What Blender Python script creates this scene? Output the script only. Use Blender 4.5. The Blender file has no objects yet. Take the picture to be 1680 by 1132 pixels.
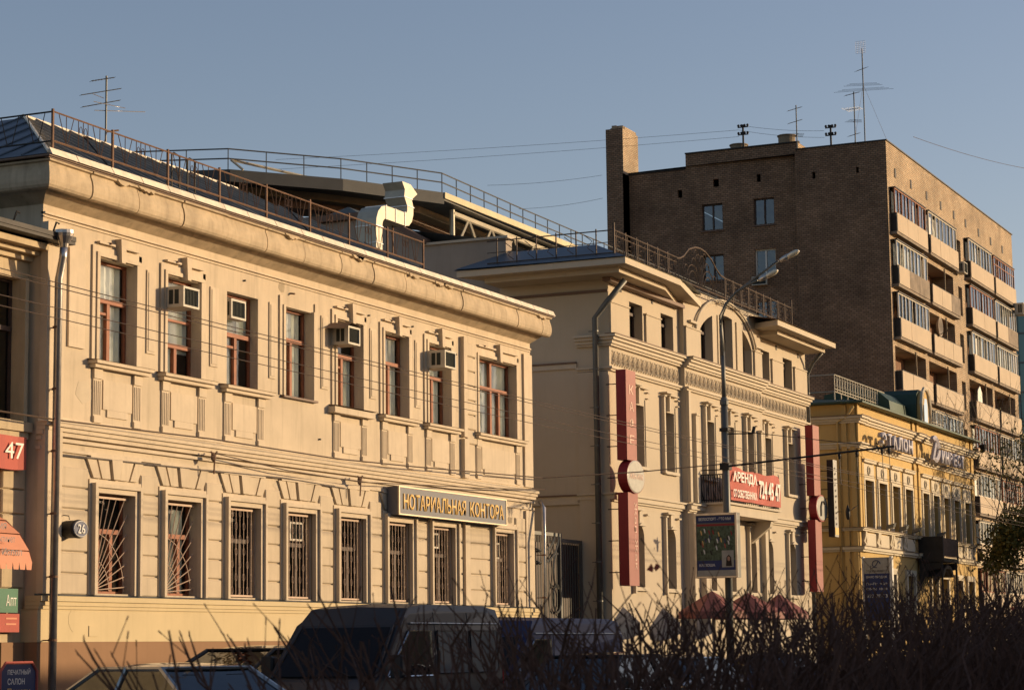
import bpy, math, random
from mathutils import Vector, Matrix
R_ = random.Random(7)
rad = math.radians
S = bpy.context.scene
COL = S.collection

# ------------------------------------------------------------------ camera
YAW, PITCH, ROLL = rad(24.3247), rad(7.6644), rad(-0.72246)
fw = Vector((math.cos(YAW)*math.cos(PITCH), math.sin(YAW)*math.cos(PITCH), math.sin(PITCH)))
rt = Vector((math.sin(YAW), -math.cos(YAW), 0)); up = rt.cross(fw)
rt, up = rt*math.cos(ROLL)+up*math.sin(ROLL), up*math.cos(ROLL)-rt*math.sin(ROLL)
camd = bpy.data.cameras.new('camera'); cam = bpy.data.objects.new('camera', camd); COL.objects.link(cam)
M = Matrix((rt, up, -fw)).transposed().to_4x4(); M.translation = Vector((0, 0, 1.7))
cam.matrix_world = M
camd.sensor_width = 36; camd.lens = 36*3692.8/1680; camd.clip_start = .3; camd.clip_end = 6000
camd.dof.use_dof = True; camd.dof.focus_distance = 62; camd.dof.aperture_fstop = 11
S.camera = cam
# ------------------------------------------------------------------ sky, sun, exposure
SUN_EL, SUN_PHI = rad(9.0), rad(51)          # the sun stands right of the camera, low; phi from the facade line
sdir = Vector((math.cos(SUN_PHI)*math.cos(SUN_EL), -math.sin(SUN_PHI)*math.cos(SUN_EL), math.sin(SUN_EL)))
w = bpy.data.worlds.new('World'); S.world = w; w.use_nodes = True
nt = w.node_tree; nt.nodes.clear()
sky = nt.nodes.new('ShaderNodeTexSky'); sky.sky_type = 'NISHITA'; sky.sun_disc = False
sky.sun_elevation = SUN_EL; sky.sun_rotation = math.atan2(sdir.x, sdir.y)
sky.altitude = 150; sky.air_density = 1.0; sky.dust_density = 1.0; sky.ozone_density = 2.0
bg = nt.nodes.new('ShaderNodeBackground'); bg.inputs[1].default_value = 0.143
ow = nt.nodes.new('ShaderNodeOutputWorld')
tn = nt.nodes.new('ShaderNodeMix'); tn.data_type = 'RGBA'; tn.blend_type = 'MULTIPLY'; tn.inputs[0].default_value = 1; tn.inputs[7].default_value = (1.27, 1.02, .985, 1)
nt.links.new(sky.outputs[0], tn.inputs[6]); nt.links.new(tn.outputs[2], bg.inputs[0]); nt.links.new(bg.outputs[0], ow.inputs[0])
sl = bpy.data.lights.new('sun', 'SUN'); sl.energy = 5.0; sl.angle = rad(.5); sl.color = (1, .74, .44)
so = bpy.data.objects.new('sun', sl); COL.objects.link(so)
so.rotation_euler = sdir.to_track_quat('Z', 'Y').to_euler(); so.location = (60, -60, 60)
vs = S.view_settings; vs.view_transform = 'Standard'; vs.look = 'None'; vs.exposure = 0.10; vs.gamma = 1; vs.use_curve_mapping = False
S.cycles.max_bounces = 6; S.cycles.transparent_max_bounces = 24; S.cycles.use_denoising = True

# ------------------------------------------------------------------ materials
def mat(name, col, rough=.8, metal=0, var=.12, vscale=1.5, bump=.3, bscale=40, streak=0, dirt=None, spec=.3, bdist=.004, coat=0):
    m = bpy.data.materials.new(name); m.use_nodes = True; n = m.node_tree; N = n.nodes; L = n.links
    b = N['Principled BSDF']; b.inputs['Roughness'].default_value = rough; b.inputs['Metallic'].default_value = metal
    b.inputs['Specular IOR Level'].default_value = spec; b.inputs['Coat Weight'].default_value = coat
    g = N.new('ShaderNodeNewGeometry'); c = (*col, 1)
    cur = None
    n1 = N.new('ShaderNodeTexNoise'); n1.inputs['Scale'].default_value = vscale; n1.inputs['Detail'].default_value = 6; n1.inputs['Roughness'].default_value = .62
    L.new(g.outputs['Position'], n1.inputs['Vector'])
    r = N.new('ShaderNodeMapRange'); r.inputs[1].default_value = .3; r.inputs[2].default_value = .7; r.inputs[3].default_value = 1-var; r.inputs[4].default_value = 1+var
    L.new(n1.outputs[0], r.inputs[0])
    hs = N.new('ShaderNodeHueSaturation'); hs.inputs['Color'].default_value = c; L.new(r.outputs[0], hs.inputs['Value']); cur = hs.outputs[0]
    def mixin(cur, fac, c2):
        mx = N.new('ShaderNodeMix'); mx.data_type = 'RGBA'; L.new(fac, mx.inputs[0]); L.new(cur, mx.inputs[6]); mx.inputs[7].default_value = (*c2, 1); return mx.outputs[2]
    if streak:
        mp = N.new('ShaderNodeMapping'); mp.inputs['Scale'].default_value = (5, 5, .45); L.new(g.outputs['Position'], mp.inputs[0])
        n2 = N.new('ShaderNodeTexNoise'); n2.inputs['Scale'].default_value = 1.3; n2.inputs['Detail'].default_value = 7; L.new(mp.outputs[0], n2.inputs['Vector'])
        r2 = N.new('ShaderNodeMapRange'); r2.inputs[1].default_value = .52; r2.inputs[2].default_value = .8; r2.inputs[4].default_value = streak; L.new(n2.outputs[0], r2.inputs[0])
        cur = mixin(cur, r2.outputs[0], dirt or tuple(x*.45 for x in col))
        n3 = N.new('ShaderNodeTexNoise'); n3.inputs['Scale'].default_value = .9; n3.inputs['Detail'].default_value = 9; n3.inputs['Roughness'].default_value = .7; L.new(g.outputs['Position'], n3.inputs['Vector'])
        r3 = N.new('ShaderNodeMapRange'); r3.inputs[1].default_value = .62; r3.inputs[2].default_value = .66; r3.inputs[4].default_value = streak*.55; L.new(n3.outputs[0], r3.inputs[0])
        cur = mixin(cur, r3.outputs[0], tuple(min(1, x*1.18) for x in col))
        mp2 = N.new('ShaderNodeMapping'); mp2.inputs['Scale'].default_value = (14, 14, .9); L.new(g.outputs['Position'], mp2.inputs[0])
        n6 = N.new('ShaderNodeTexNoise'); n6.inputs['Scale'].default_value = 1.0; n6.inputs['Detail'].default_value = 8; n6.inputs['Roughness'].default_value = .75; L.new(mp2.outputs[0], n6.inputs['Vector'])
        r6 = N.new('ShaderNodeMapRange'); r6.inputs[1].default_value = .56; r6.inputs[2].default_value = .74; r6.inputs[4].default_value = streak*.8; L.new(n6.outputs[0], r6.inputs[0])
        cur = mixin(cur, r6.outputs[0], tuple(x*.55 for x in col))
        n7 = N.new('ShaderNodeTexNoise'); n7.inputs['Scale'].default_value = 4.5; n7.inputs['Detail'].default_value = 10; n7.inputs['Roughness'].default_value = .8; L.new(g.outputs['Position'], n7.inputs['Vector'])
        r7 = N.new('ShaderNodeMapRange'); r7.inputs[1].default_value = .64; r7.inputs[2].default_value = .67; r7.inputs[4].default_value = min(1, streak*1.2); L.new(n7.outputs[0], r7.inputs[0])
        cur = mixin(cur, r7.outputs[0], tuple(x*.62 for x in col))
    L.new(cur, b.inputs['Base Color'])
    if bump:
        n4 = N.new('ShaderNodeTexNoise'); n4.inputs['Scale'].default_value = bscale; n4.inputs['Detail'].default_value = 4; L.new(g.outputs['Position'], n4.inputs['Vector'])
        bp = N.new('ShaderNodeBump'); bp.inputs['Strength'].default_value = bump; bp.inputs['Distance'].default_value = bdist; L.new(n4.outputs[0], bp.inputs['Height'])
        if streak:
            n5 = N.new('ShaderNodeTexNoise'); n5.inputs['Scale'].default_value = 2.2; n5.inputs['Detail'].default_value = 5; L.new(g.outputs['Position'], n5.inputs['Vector'])
            b2 = N.new('ShaderNodeBump'); b2.inputs['Strength'].default_value = .5; b2.inputs['Distance'].default_value = .014; L.new(n5.outputs[0], b2.inputs['Height']); L.new(bp.outputs[0], b2.inputs['Normal']); L.new(b2.outputs[0], b.inputs['Normal'])
        else: L.new(bp.outputs[0], b.inputs['Normal'])
    return m
def glass(name, tint=(.55, .6, .6), rough=.02, refl=1.0, wav=.012, ior=1.9):
    m = bpy.data.materials.new(name); m.use_nodes = True; N = m.node_tree.nodes; L = m.node_tree.links; N.clear()
    t = N.new('ShaderNodeBsdfTransparent'); t.inputs[0].default_value = (*tint, 1)
    g = N.new('ShaderNodeBsdfGlossy'); g.inputs['Roughness'].default_value = rough; g.inputs[0].default_value = (.9*refl, .95*refl, refl, 1)
    f = N.new('ShaderNodeFresnel'); f.inputs[0].default_value = ior
    ge = N.new('ShaderNodeNewGeometry'); n = N.new('ShaderNodeTexNoise'); n.inputs['Scale'].default_value = 1.6; L.new(ge.outputs['Position'], n.inputs['Vector'])
    bp = N.new('ShaderNodeBump'); bp.inputs['Distance'].default_value = wav; L.new(n.outputs[0], bp.inputs['Height']); L.new(bp.outputs[0], g.inputs['Normal']); L.new(bp.outputs[0], f.inputs['Normal'])
    mx = N.new('ShaderNodeMixShader'); L.new(f.outputs[0], mx.inputs[0]); L.new(t.outputs[0], mx.inputs[1]); L.new(g.outputs[0], mx.inputs[2])
    o = N.new('ShaderNodeOutputMaterial'); L.new(mx.outputs[0], o.inputs[0]); return m
def brick_mat(name, axis, c1, c2, mort, bw=.28, bh=.115):
    m = bpy.data.materials.new(name); m.use_nodes = True; n = m.node_tree; N = n.nodes; L = n.links; b = N['Principled BSDF']; b.inputs['Roughness'].default_value = .9
    g = N.new('ShaderNodeNewGeometry'); sx = N.new('ShaderNodeSeparateXYZ'); L.new(g.outputs['Position'], sx.inputs[0]); cx = N.new('ShaderNodeCombineXYZ')
    L.new(sx.outputs[axis], cx.inputs[0]); L.new(sx.outputs[2], cx.inputs[1])
    t = N.new('ShaderNodeTexBrick'); L.new(cx.outputs[0], t.inputs['Vector']); t.inputs['Scale'].default_value = 1
    t.inputs['Brick Width'].default_value = bw; t.inputs['Row Height'].default_value = bh; t.inputs['Mortar Size'].default_value = .017; t.inputs['Mortar Smooth'].default_value = .2
    t.inputs['Color1'].default_value = (*c1, 1); t.inputs['Color2'].default_value = (*c2, 1); t.inputs['Mortar'].default_value = (*mort, 1); t.inputs['Bias'].default_value = -.1
    nn = N.new('ShaderNodeTexNoise'); nn.inputs['Scale'].default_value = .6; nn.inputs['Detail'].default_value = 7; L.new(g.outputs['Position'], nn.inputs['Vector'])
    r = N.new('ShaderNodeMapRange'); r.inputs[1].default_value = .3; r.inputs[2].default_value = .7; r.inputs[3].default_value = .72; r.inputs[4].default_value = 1.25; L.new(nn.outputs[0], r.inputs[0])
    hs = N.new('ShaderNodeHueSaturation'); L.new(t.outputs[0], hs.inputs['Color']); L.new(r.outputs[0], hs.inputs['Value']); L.new(hs.outputs[0], b.inputs['Base Color'])
    bp = N.new('ShaderNodeBump'); bp.invert = True; bp.inputs['Distance'].default_value = .012; L.new(t.outputs['Fac'], bp.inputs['Height']); L.new(bp.outputs[0], b.inputs['Normal'])
    return m
MT = dict(
 stucco=mat('cream_stucco', (.52, .43, .313), .9, var=.12, vscale=.8, streak=.35, bump=.35),
 trim=mat('cream_trim', (.55, .455, .335), .88, var=.09, vscale=1.7, streak=.3, bump=.3),
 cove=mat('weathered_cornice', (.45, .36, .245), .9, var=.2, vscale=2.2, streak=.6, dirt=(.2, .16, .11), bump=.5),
 plinthy=mat('yellow_plinth_paint', (.56, .45, .27), .85, var=.06, vscale=.8, streak=.15),
 plinthb=mat('brown_plinth_paint', (.27, .155, .085), .85, var=.06, vscale=.8, streak=.12),
 oldst=mat('left_house_stucco', (.48, .38, .245), .9, var=.13, vscale=1.1, streak=.4),
 stucco2=mat('pale_stucco', (.47, .40, .30), .9, var=.05, vscale=.6, streak=.1, bump=.2),
 trim2=mat('pale_trim', (.51, .44, .335), .88, var=.05, streak=.12, bump=.2),
 greyst=mat('grey_stucco', (.33, .28, .23), .92, var=.1, vscale=.7, streak=.2),
 yellow=mat('ochre_yellow_paint', (.50, .345, .135), .88, var=.07, vscale=.7, streak=.15),
 white=mat('white_trim_paint', (.55, .48, .36), .85, var=.06, streak=.15),
 roof=mat('painted_roof_iron', (.20, .20, .19), .5, .15, var=.2, vscale=1.2, bump=.3, bscale=3, bdist=.02),
 roofb=mat('blue_grey_roof_iron', (.10, .125, .15), .45, .3, var=.15, vscale=1.2, bump=.2, bscale=3, bdist=.01),
 roofg=mat('green_roof_iron', (.03, .06, .042), .5, .2, var=.15, bump=.1),
 zinc=mat('zinc_sheet', (.72, .64, .50), .55, .05, var=.2, vscale=3, bump=.2, bscale=5, bdist=.01),
 galv=mat('galvanised_pipe', (.45, .43, .42), .32, .85, var=.2, vscale=5, bump=.2, bscale=9, bdist=.006),
 patchlight=mat('fresh_plaster', (.50,.42,.31), .9), patchdark=mat('bared_plaster', (.33,.27,.19), .95, var=.25, vscale=8, bump=.8), signletter=mat('lilac_grey_letters', (.40,.38,.42), .5, var=.05), duct=mat('galvanised_duct', (.42, .39, .31), .5, .25, var=.12, vscale=4, bump=.15, bscale=3, bdist=.01),
 wrought=mat('wrought_iron', (.085, .06, .045), .7, .2, var=.3, vscale=6), rust=mat('rusty_iron', (.155, .09, .058), .8, .1, var=.3, vscale=6),
 iron=mat('dark_iron', (.035, .032, .03), .6, .4, var=.2, vscale=4),
 wood=mat('red_brown_window_paint', (.27, .095, .045), .6, var=.2, vscale=4),
 darkwood=mat('dark_window_frame', (.07, .045, .035), .55, var=.2, vscale=4),
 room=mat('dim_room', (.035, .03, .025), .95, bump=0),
 curtain=mat('pale_curtain', (.74, .74, .68), .95, var=.1, vscale=3, bump=0),
 blind=mat('olive_blind', (.20, .18, .12), .9, var=.1, bump=0),
 sky_glass=glass('reflective_glass', (.5,.56,.58), refl=1.0), glass=glass('window_glass', (.96, .98, .97), ior=1.55), dglass=glass('dark_window_glass', (.35, .38, .4)), cglass=glass('car_glass', (.12, .13, .14), refl=.9),
 grille=mat('grille_paint', (.44, .32, .24), .6, .1, var=.15, vscale=5),
 acwhite=mat('aircon_casing', (.50, .46, .38), .6, var=.12, vscale=5), acfin=mat('aircon_fins', (.035, .04, .035), .7, .3, bump=.8, bscale=60, bdist=.01),
 signgrey=mat('sign_grey', (.135, .135, .15), .5, var=.05), signrim=mat('sign_rim', (.62, .52, .36), .4, .3), gold=mat('gold_letters', (.72, .46, .15), .5, var=.05),
 signblue=mat('enamel_blue', (.03, .045, .11), .35, var=.1), signwhite=mat('enamel_white', (.68, .66, .6), .5, var=.04),
 salmon=mat('salmon_red_sign', (.31, .12, .098), .6, var=.06), maroon=mat('maroon_sign_side', (.26, .025, .03), .5, var=.05),
 lettpink=mat('pale_letters', (.66, .45, .36), .6), disc=mat('brushed_disc', (.34, .33, .29), .45, .05, var=.15, vscale=5),
 red=mat('banner_red', (.42, .10, .075), .75, var=.08, bump=.4, bscale=3, bdist=.03), orange=mat('awning_orange', (.62, .27, .16), .7, var=.05), blueb=mat('board_blue', (.02, .035, .12), .5),
 green=mat('sign_green', (.01, .12, .06), .5), asphalt=mat('asphalt', (.05, .05, .052), .9, var=.15, vscale=3, bump=.6, bscale=80), pave=mat('paving', (.16, .15, .14), .9, var=.12), kerb=mat('kerb_stone', (.3, .29, .27), .9),
 lawn=mat('bare_lawn', (.06, .055, .03), .95, var=.3, vscale=4), mark=mat('road_paint', (.7, .7, .68), .8, var=.15),
 twig=mat('bare_twig_bark', (.075, .036, .024), .85, var=.35, vscale=20), bark=mat('tree_bark', (.09, .07, .055), .9, var=.2, vscale=6), leafy=mat('yellowing_leaf', (.12, .105, .025), .7, var=.35, vscale=9, bump=0), leafred=mat('dry_red_leaf', (.35, .07, .035), .7, bump=0),
 carpaint_silver=mat('silver_car_paint', (.26, .27, .27), .25, .5, var=.04, bump=0, coat=1), carpaint_dark=mat('dark_car_paint', (.02, .024, .03), .25, .2, var=.04, bump=0, coat=1),
 carpaint_van=mat('blue_grey_van_paint', (.020, .025, .032), .5, 0, var=.06, bump=0, coat=.1), carpaint_blue=mat('blue_van_paint', (.008, .022, .085), .55, 0, var=.06, bump=0, coat=.05), carpaint_white=mat('pale_car_paint', (.4, .42, .44), .3, .1, bump=0, coat=1),
 tyre=mat('tyre', (.02, .02, .02), .9), rubber=mat('black_plastic', (.02, .02, .022), .5, bump=0), chrome=mat('chrome', (.7, .7, .7), .12, 1, bump=0, var=.02), tail=mat('tail_light', (.45, .01, .01), .2, bump=0), lampglass=mat('headlight', (.6, .6, .58), .1, .4, bump=0),
 skin=mat('skin', (.42, .24, .16), .6, var=.05, bump=0), coat=mat('dark_coat', (.04, .035, .04), .9), shirt=mat('grey_shirt', (.16, .16, .17), .9), hair=mat('dark_hair', (.03, .02, .015), .7),
 lampmetal=mat('lamp_housing', (.5, .47, .42), .35, .7, var=.1), post=mat('grey_post_paint', (.13, .13, .12), .5, .3, var=.12, vscale=3), bulb=mat('lamp_cover', (.65, .58, .42), .12, .1, bump=0, coat=1),
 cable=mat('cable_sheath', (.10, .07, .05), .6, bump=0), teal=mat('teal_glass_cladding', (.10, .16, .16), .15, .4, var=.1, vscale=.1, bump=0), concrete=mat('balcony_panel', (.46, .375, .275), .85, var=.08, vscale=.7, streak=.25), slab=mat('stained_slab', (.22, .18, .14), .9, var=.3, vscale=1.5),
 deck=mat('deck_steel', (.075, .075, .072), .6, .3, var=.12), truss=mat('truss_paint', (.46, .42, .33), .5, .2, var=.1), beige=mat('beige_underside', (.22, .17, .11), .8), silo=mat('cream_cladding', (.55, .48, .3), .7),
 brickX=brick_mat('tower_brick_sunlit', 0, (.45, .345, .225), (.36, .255, .155), (.19, .14, .095)), brickY=brick_mat('tower_brick_shaded', 1, (.30, .18, .105), (.19, .11, .06), (.085, .057, .038)),  # one brick in two tones: sun and shade put into the colours
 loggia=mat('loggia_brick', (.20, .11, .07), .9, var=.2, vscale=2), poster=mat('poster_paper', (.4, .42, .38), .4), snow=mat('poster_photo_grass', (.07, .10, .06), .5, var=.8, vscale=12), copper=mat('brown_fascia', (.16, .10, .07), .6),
)

# ------------------------------------------------------------------ mesh builder
class MB:
    def __init__(s): s.v = []; s.f = []
    def quad(s, *p):
        i = len(s.v); s.v += [tuple(q) for q in p]; s.f.append(tuple(range(i, i+len(p)))); return s
    def box(s, x0, x1, y0, y1, z0, z1):
        i = len(s.v); s.v += [(x0,y0,z0),(x1,y0,z0),(x1,y1,z0),(x0,y1,z0),(x0,y0,z1),(x1,y0,z1),(x1,y1,z1),(x0,y1,z1)]
        s.f += [(i,i+3,i+2,i+1),(i+4,i+5,i+6,i+7),(i,i+1,i+5,i+4),(i+1,i+2,i+6,i+5),(i+2,i+3,i+7,i+6),(i+3,i,i+4,i+7)]; return s
    def bev(s, x0, x1, y0, y1, z0, z1, b):      # block whose front (-Y) edges are chamfered by b
        i = len(s.v)
        s.v += [(x0,y1,z0),(x1,y1,z0),(x1,y1,z1),(x0,y1,z1),(x0,y0+b,z0),(x1,y0+b,z0),(x1,y0+b,z1),(x0,y0+b,z1),(x0+b,y0,z0+b),(x1-b,y0,z0+b),(x1-b,y0,z1-b),(x0+b,y0,z1-b)]
        for a in (0, 4):
            for k in range(4): s.f.append((i+a+k, i+a+(k+1)%4, i+a+4+(k+1)%4, i+a+4+k))
        s.f.append((i+8,i+9,i+10,i+11)); return s
    def prism(s, pts, axis, a, b):              # closed outline extruded along an axis; pts are the other two coordinates in order
        def P(u, v, t): return ((t,u,v), (u,t,v), (u,v,t))[axis]
        i = len(s.v); n = len(pts)
        s.v += [P(u,v,a) for u,v in pts]+[P(u,v,b) for u,v in pts]
        for k in range(n): s.f.append((i+k, i+(k+1)%n, i+n+(k+1)%n, i+n+k))
        s.f += [tuple(range(i+n-1, i-1, -1)), tuple(range(i+n, i+2*n))]; return s
    def tube(s, p, r, n=6, r2=None, cap=True):  # path of points, radius r (to r2)
        p = [Vector(q) for q in p]; m = len(p); i0 = len(s.v)
        for k, q in enumerate(p):
            d = (p[min(k+1, m-1)]-p[max(k-1, 0)]).normalized()
            a = d.cross(Vector((0,0,1))); a = a.normalized() if a.length > .05 else Vector((1,0,0)); b = d.cross(a).normalized()
            rr = r if r2 is None else r+(r2-r)*k/(m-1)
            for j in range(n):
                t = 2*math.pi*j/n; s.v.append(tuple(q+a*rr*math.cos(t)+b*rr*math.sin(t)))
        for k in range(m-1):
            for j in range(n): s.f.append((i0+k*n+j, i0+k*n+(j+1)%n, i0+(k+1)*n+(j+1)%n, i0+(k+1)*n+j))
        if cap and n > 2: s.f += [tuple(range(i0, i0+n))[::-1], tuple(range(i0+(m-1)*n, i0+m*n))]
        return s
    def lathe(s, prof, c=(0,0,0), n=20, axis=2, sx=1, sy=1):      # prof = [(r, h)...]
        i0 = len(s.v)
        for r, h in prof:
            for j in range(n):
                t = 2*math.pi*j/n; u, v = r*math.cos(t)*sx, r*math.sin(t)*sy
                q = (u, v, h) if axis == 2 else ((u, h, v) if axis == 1 else (h, u, v)); s.v.append((q[0]+c[0], q[1]+c[1], q[2]+c[2]))
        for k in range(len(prof)-1):
            for j in range(n): s.f.append((i0+k*n+j, i0+k*n+(j+1)%n, i0+(k+1)*n+(j+1)%n, i0+(k+1)*n+j))
        s.f += [tuple(range(i0, i0+n))[::-1], tuple(range(i0+(len(prof)-1)*n, i0+len(prof)*n))]; return s
    def ring(s, c, rx, rz, t=.008, n=14, a0=0, a1=360, m=4):     # hoop in the XZ plane
        pts = [(c[0]+rx*math.cos(rad(a0+(a1-a0)*k/n)), c[1], c[2]+rz*math.sin(rad(a0+(a1-a0)*k/n))) for k in range(n+1)]
        return s.tube(pts, t, m)
    def mesh(s, name, m, smooth=False):
        me = bpy.data.meshes.new(name); me.from_pydata(s.v, [], s.f); me.update()
        if m: me.materials.append(m if not isinstance(m, str) else MT[m])
        if smooth: me.polygons.foreach_set('use_smooth', [True]*len(me.polygons))
        return me
W = {}
def put(name, me, m=None, parent=None, at=(0,0,0), smooth=False, rz=0, label=None, kind=None):
    if isinstance(me, MB): me = me.mesh(name, m, smooth)
    o = bpy.data.objects.new(name, me); COL.objects.link(o)
    at = Vector(at); o.location = at-(W[parent] if parent else Vector()); W[o] = at
    if parent: o.parent = parent
    if rz: o.rotation_euler.z = rz
    if label: o['label'] = label
    if kind: o['kind'] = kind
    return o
def putall(name, mbs, m, parent, **k): return [put(name, b, m, parent, **k) for b in mbs]
def thing(name, label, cat, at=(0,0,0), group=None, rz=0):
    o = bpy.data.objects.new(name, None); COL.objects.link(o); o.location = at; o.rotation_euler.z = rz; o.empty_display_size = .3
    W[o] = Vector(at); o['label'] = label; o['category'] = cat
    if group: o['group'] = group
    return o
def solo(name, mb, m, label, cat, group=None, kind=None, smooth=False):
    o = put(name, mb, m, smooth=smooth); o['label'] = label
    if kind: o['kind'] = kind
    else: o['category'] = cat
    if group: o['group'] = group
    return o
def struct(name, mb, m): return put(name, mb, m, kind='structure')
def text(s, m, parent, at, w=None, h=None, xa=(1,0,0), ya=(0,0,1), name='lettering', ext=.004, bold=.0, width_fit=True):
    c = bpy.data.curves.new('t', 'FONT'); c.body = s; c.size = 1; c.extrude = 0; c.offset = bold; c.resolution_u = 3
    t = bpy.data.objects.new('t', c); COL.objects.link(t); bpy.context.view_layer.update()
    me = bpy.data.meshes.new_from_object(t); bpy.data.objects.remove(t)
    xs = [v.co.x for v in me.vertices]; ys = [v.co.y for v in me.vertices]; x0, x1, y0, y1 = min(xs), max(xs), min(ys), max(ys)
    sy = h/(y1-y0) if h else w/(x1-x0); sx = w/(x1-x0) if w else sy
    X, Yv = Vector(xa), Vector(ya); N = X.cross(Yv)
    if ext > .006:
        import bmesh
        bm = bmesh.new(); bm.from_mesh(me); bmesh.ops.remove_doubles(bm, verts=bm.verts, dist=.0001); r = bmesh.ops.extrude_face_region(bm, geom=bm.faces[:])
        for e in r['geom']:
            if isinstance(e, bmesh.types.BMVert): e.co.z = 1
        bm.to_mesh(me); bm.free()
    for v in me.vertices:
        q = X*((v.co.x-x0)*sx)+Yv*((v.co.y-y0)*sy)+N*(v.co.z*ext); v.co = q
    me.materials.clear(); me.materials.append(MT[m]); me.name = name
    return put(name, me, None, parent, at)

def wallxz(mb, x0, x1, z0, z1, y, holes, depth):
    """front sheet at y with holes (x0,x1,z0,z1[,arch rise]) and their reveals going in by depth"""
    xs = sorted({x0, x1, *[h[0] for h in holes], *[h[1] for h in holes]}); zs = sorted({z0, z1, *[h[2] for h in holes], *[h[3] for h in holes]})
    xs = [x for x in xs if x0 <= x <= x1]; zs = [z for z in zs if z0 <= z <= z1]
    for a, b in zip(xs, xs[1:]):
        run = None
        for c, d in zip(zs, zs[1:]):
            mx, mz = (a+b)/2, (c+d)/2
            if any(h[0] < mx < h[1] and h[2] < mz < h[3] for h in holes):
                if run: mb.quad((a,y,run[0]),(b,y,run[0]),(b,y,run[1]),(a,y,run[1])); run = None
            else: run = (run[0], d) if run else (c, d)
        if run: mb.quad((a,y,run[0]),(b,y,run[0]),(b,y,run[1]),(a,y,run[1]))
    Y = y+depth
    for h in holes:
        a, b, c, d = h[:4]; rise = h[4] if len(h) > 4 else 0
        if rise:
            cx, hw = (a+b)/2, (b-a)/2; zb = d-rise; n = 10
            pts = [(cx-hw*math.cos(math.pi*k/n), zb+rise*math.sin(math.pi*k/n)) for k in range(n+1)]
            if len(h) > 5: pts = [(a+(b-a)*k/n, h[5](a+(b-a)*k/n)) for k in range(n+1)]
            for (u0, v0), (u1, v1) in zip(pts, pts[1:]):
                mb.quad((u0,y,v0),(u1,y,v1),(u1,y,d),(u0,y,d)); mb.quad((u0,y,v0),(u1,y,v1),(u1,Y,v1),(u0,Y,v0))
            d2 = zb
            if len(h) > 5:
                for X_, zt_ in (pts[0], pts[-1]): mb.quad((X_,y,c),(X_,y,zt_),(X_,Y,zt_),(X_,Y,c))
                mb.quad((a,y,c),(b,y,c),(b,Y,c),(a,Y,c)); continue
        else:
            mb.quad((a,y,d),(b,y,d),(b,Y,d),(a,Y,d)); d2 = d
        mb.quad((a,y,c),(a,y,d2),(a,Y,d2),(a,Y,c)); mb.quad((b,y,c),(b,y,d2),(b,Y,d2),(b,Y,c)); mb.quad((a,y,c),(b,y,c),(b,Y,c),(a,Y,c))
    return mb
def curtain_mesh(w, h, name='curtain', m='curtain', cover=1.0, gap=0.):
    mb = MB(); n = 22; pts = [(w*cover*k/n, .03*math.sin(k*2.1)+.012*math.sin(k*5.3)) for k in range(n+1)]
    for (a, ya), (b, yb) in zip(pts, pts[1:]): mb.quad((a,ya,0),(b,yb,0),(b,yb,h),(a,ya,h))
    return mb.mesh(name, m)

# ================================================================== ground, road, pavements
struct('ground', MB().quad((-900,-900,-.02),(2500,-900,-.02),(2500,2500,-.02),(-900,2500,-.02)), 'lawn')
struct('road', MB().quad((-60,4.5,0),(260,4.5,0),(260,20.9,0),(-60,20.9,0)), 'asphalt')
mb = MB()
for k in range(60): mb.quad((-50+k*5,10.2,.004),(-47+k*5,10.2,.004),(-47+k*5,10.35,.004),(-50+k*5,10.35,.004))
for k in range(60): mb.quad((-50+k*5,14.9,.004),(-47+k*5,14.9,.004),(-47+k*5,15.02,.004),(-50+k*5,15.02,.004))
struct('road_marking', mb, 'mark')
struct('kerb', MB().box(-60,260,20.9,21.05,-.01,.14), 'kerb')
struct('kerb', MB().box(-60,260,4.35,4.5,-.01,.14), 'kerb')
struct('pavement', MB().box(-60,260,21.052,24.99,-.01,.13), 'pave')
struct('yard', MB().quad((-60,24.99,.02),(260,24.99,.02),(260,70,.02),(-60,70,.02)), 'asphalt')
struct('pavement', MB().quad((-60,-4,.05),(260,-4,.05),(260,1.2,.05),(-60,1.2,.05)), 'pave')
struct('lawn_strip', MB().quad((-60,1.2,.03),(260,1.2,.03),(260,4.35,.03),(-60,4.35,.03)), 'lawn')
# the row across the street, behind the camera: it shades the roadway
mb = MB()
for a, b, h, y0 in ((8,34,9.3,-14),(34,62,9.0,-14.5),(62,96,9.3,-14),(96,180,9.1,-14)):
    hs = [(a+1.2+3*k, a+2.4+3*k, z, z+1.7) for k in range(int((b-a-2)/3)) for z in (1.3, 5.0)]
    f = MB(); wallxz(f, a, b, 0, h, 0, hs, .2)
    i = len(mb.v); mb.v += [(x, y0-y, z) for x, y, z in f.v]; mb.f += [tuple(i+q for q in g) for g in f.f]
    mb.quad((a,y0,0),(a,y0-12,0),(a,y0-12,h),(a,y0,h)); mb.quad((b,y0,0),(b,y0-12,0),(b,y0-12,h),(b,y0,h)); mb.quad((a,y0-12,0),(b,y0-12,0),(b,y0-12,h),(a,y0-12,h)); mb.quad((a,y0,h),(b,y0,h),(b,y0-12,h),(a,y0-12,h))
struct('street_row_opposite', mb, 'oldst')

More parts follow.
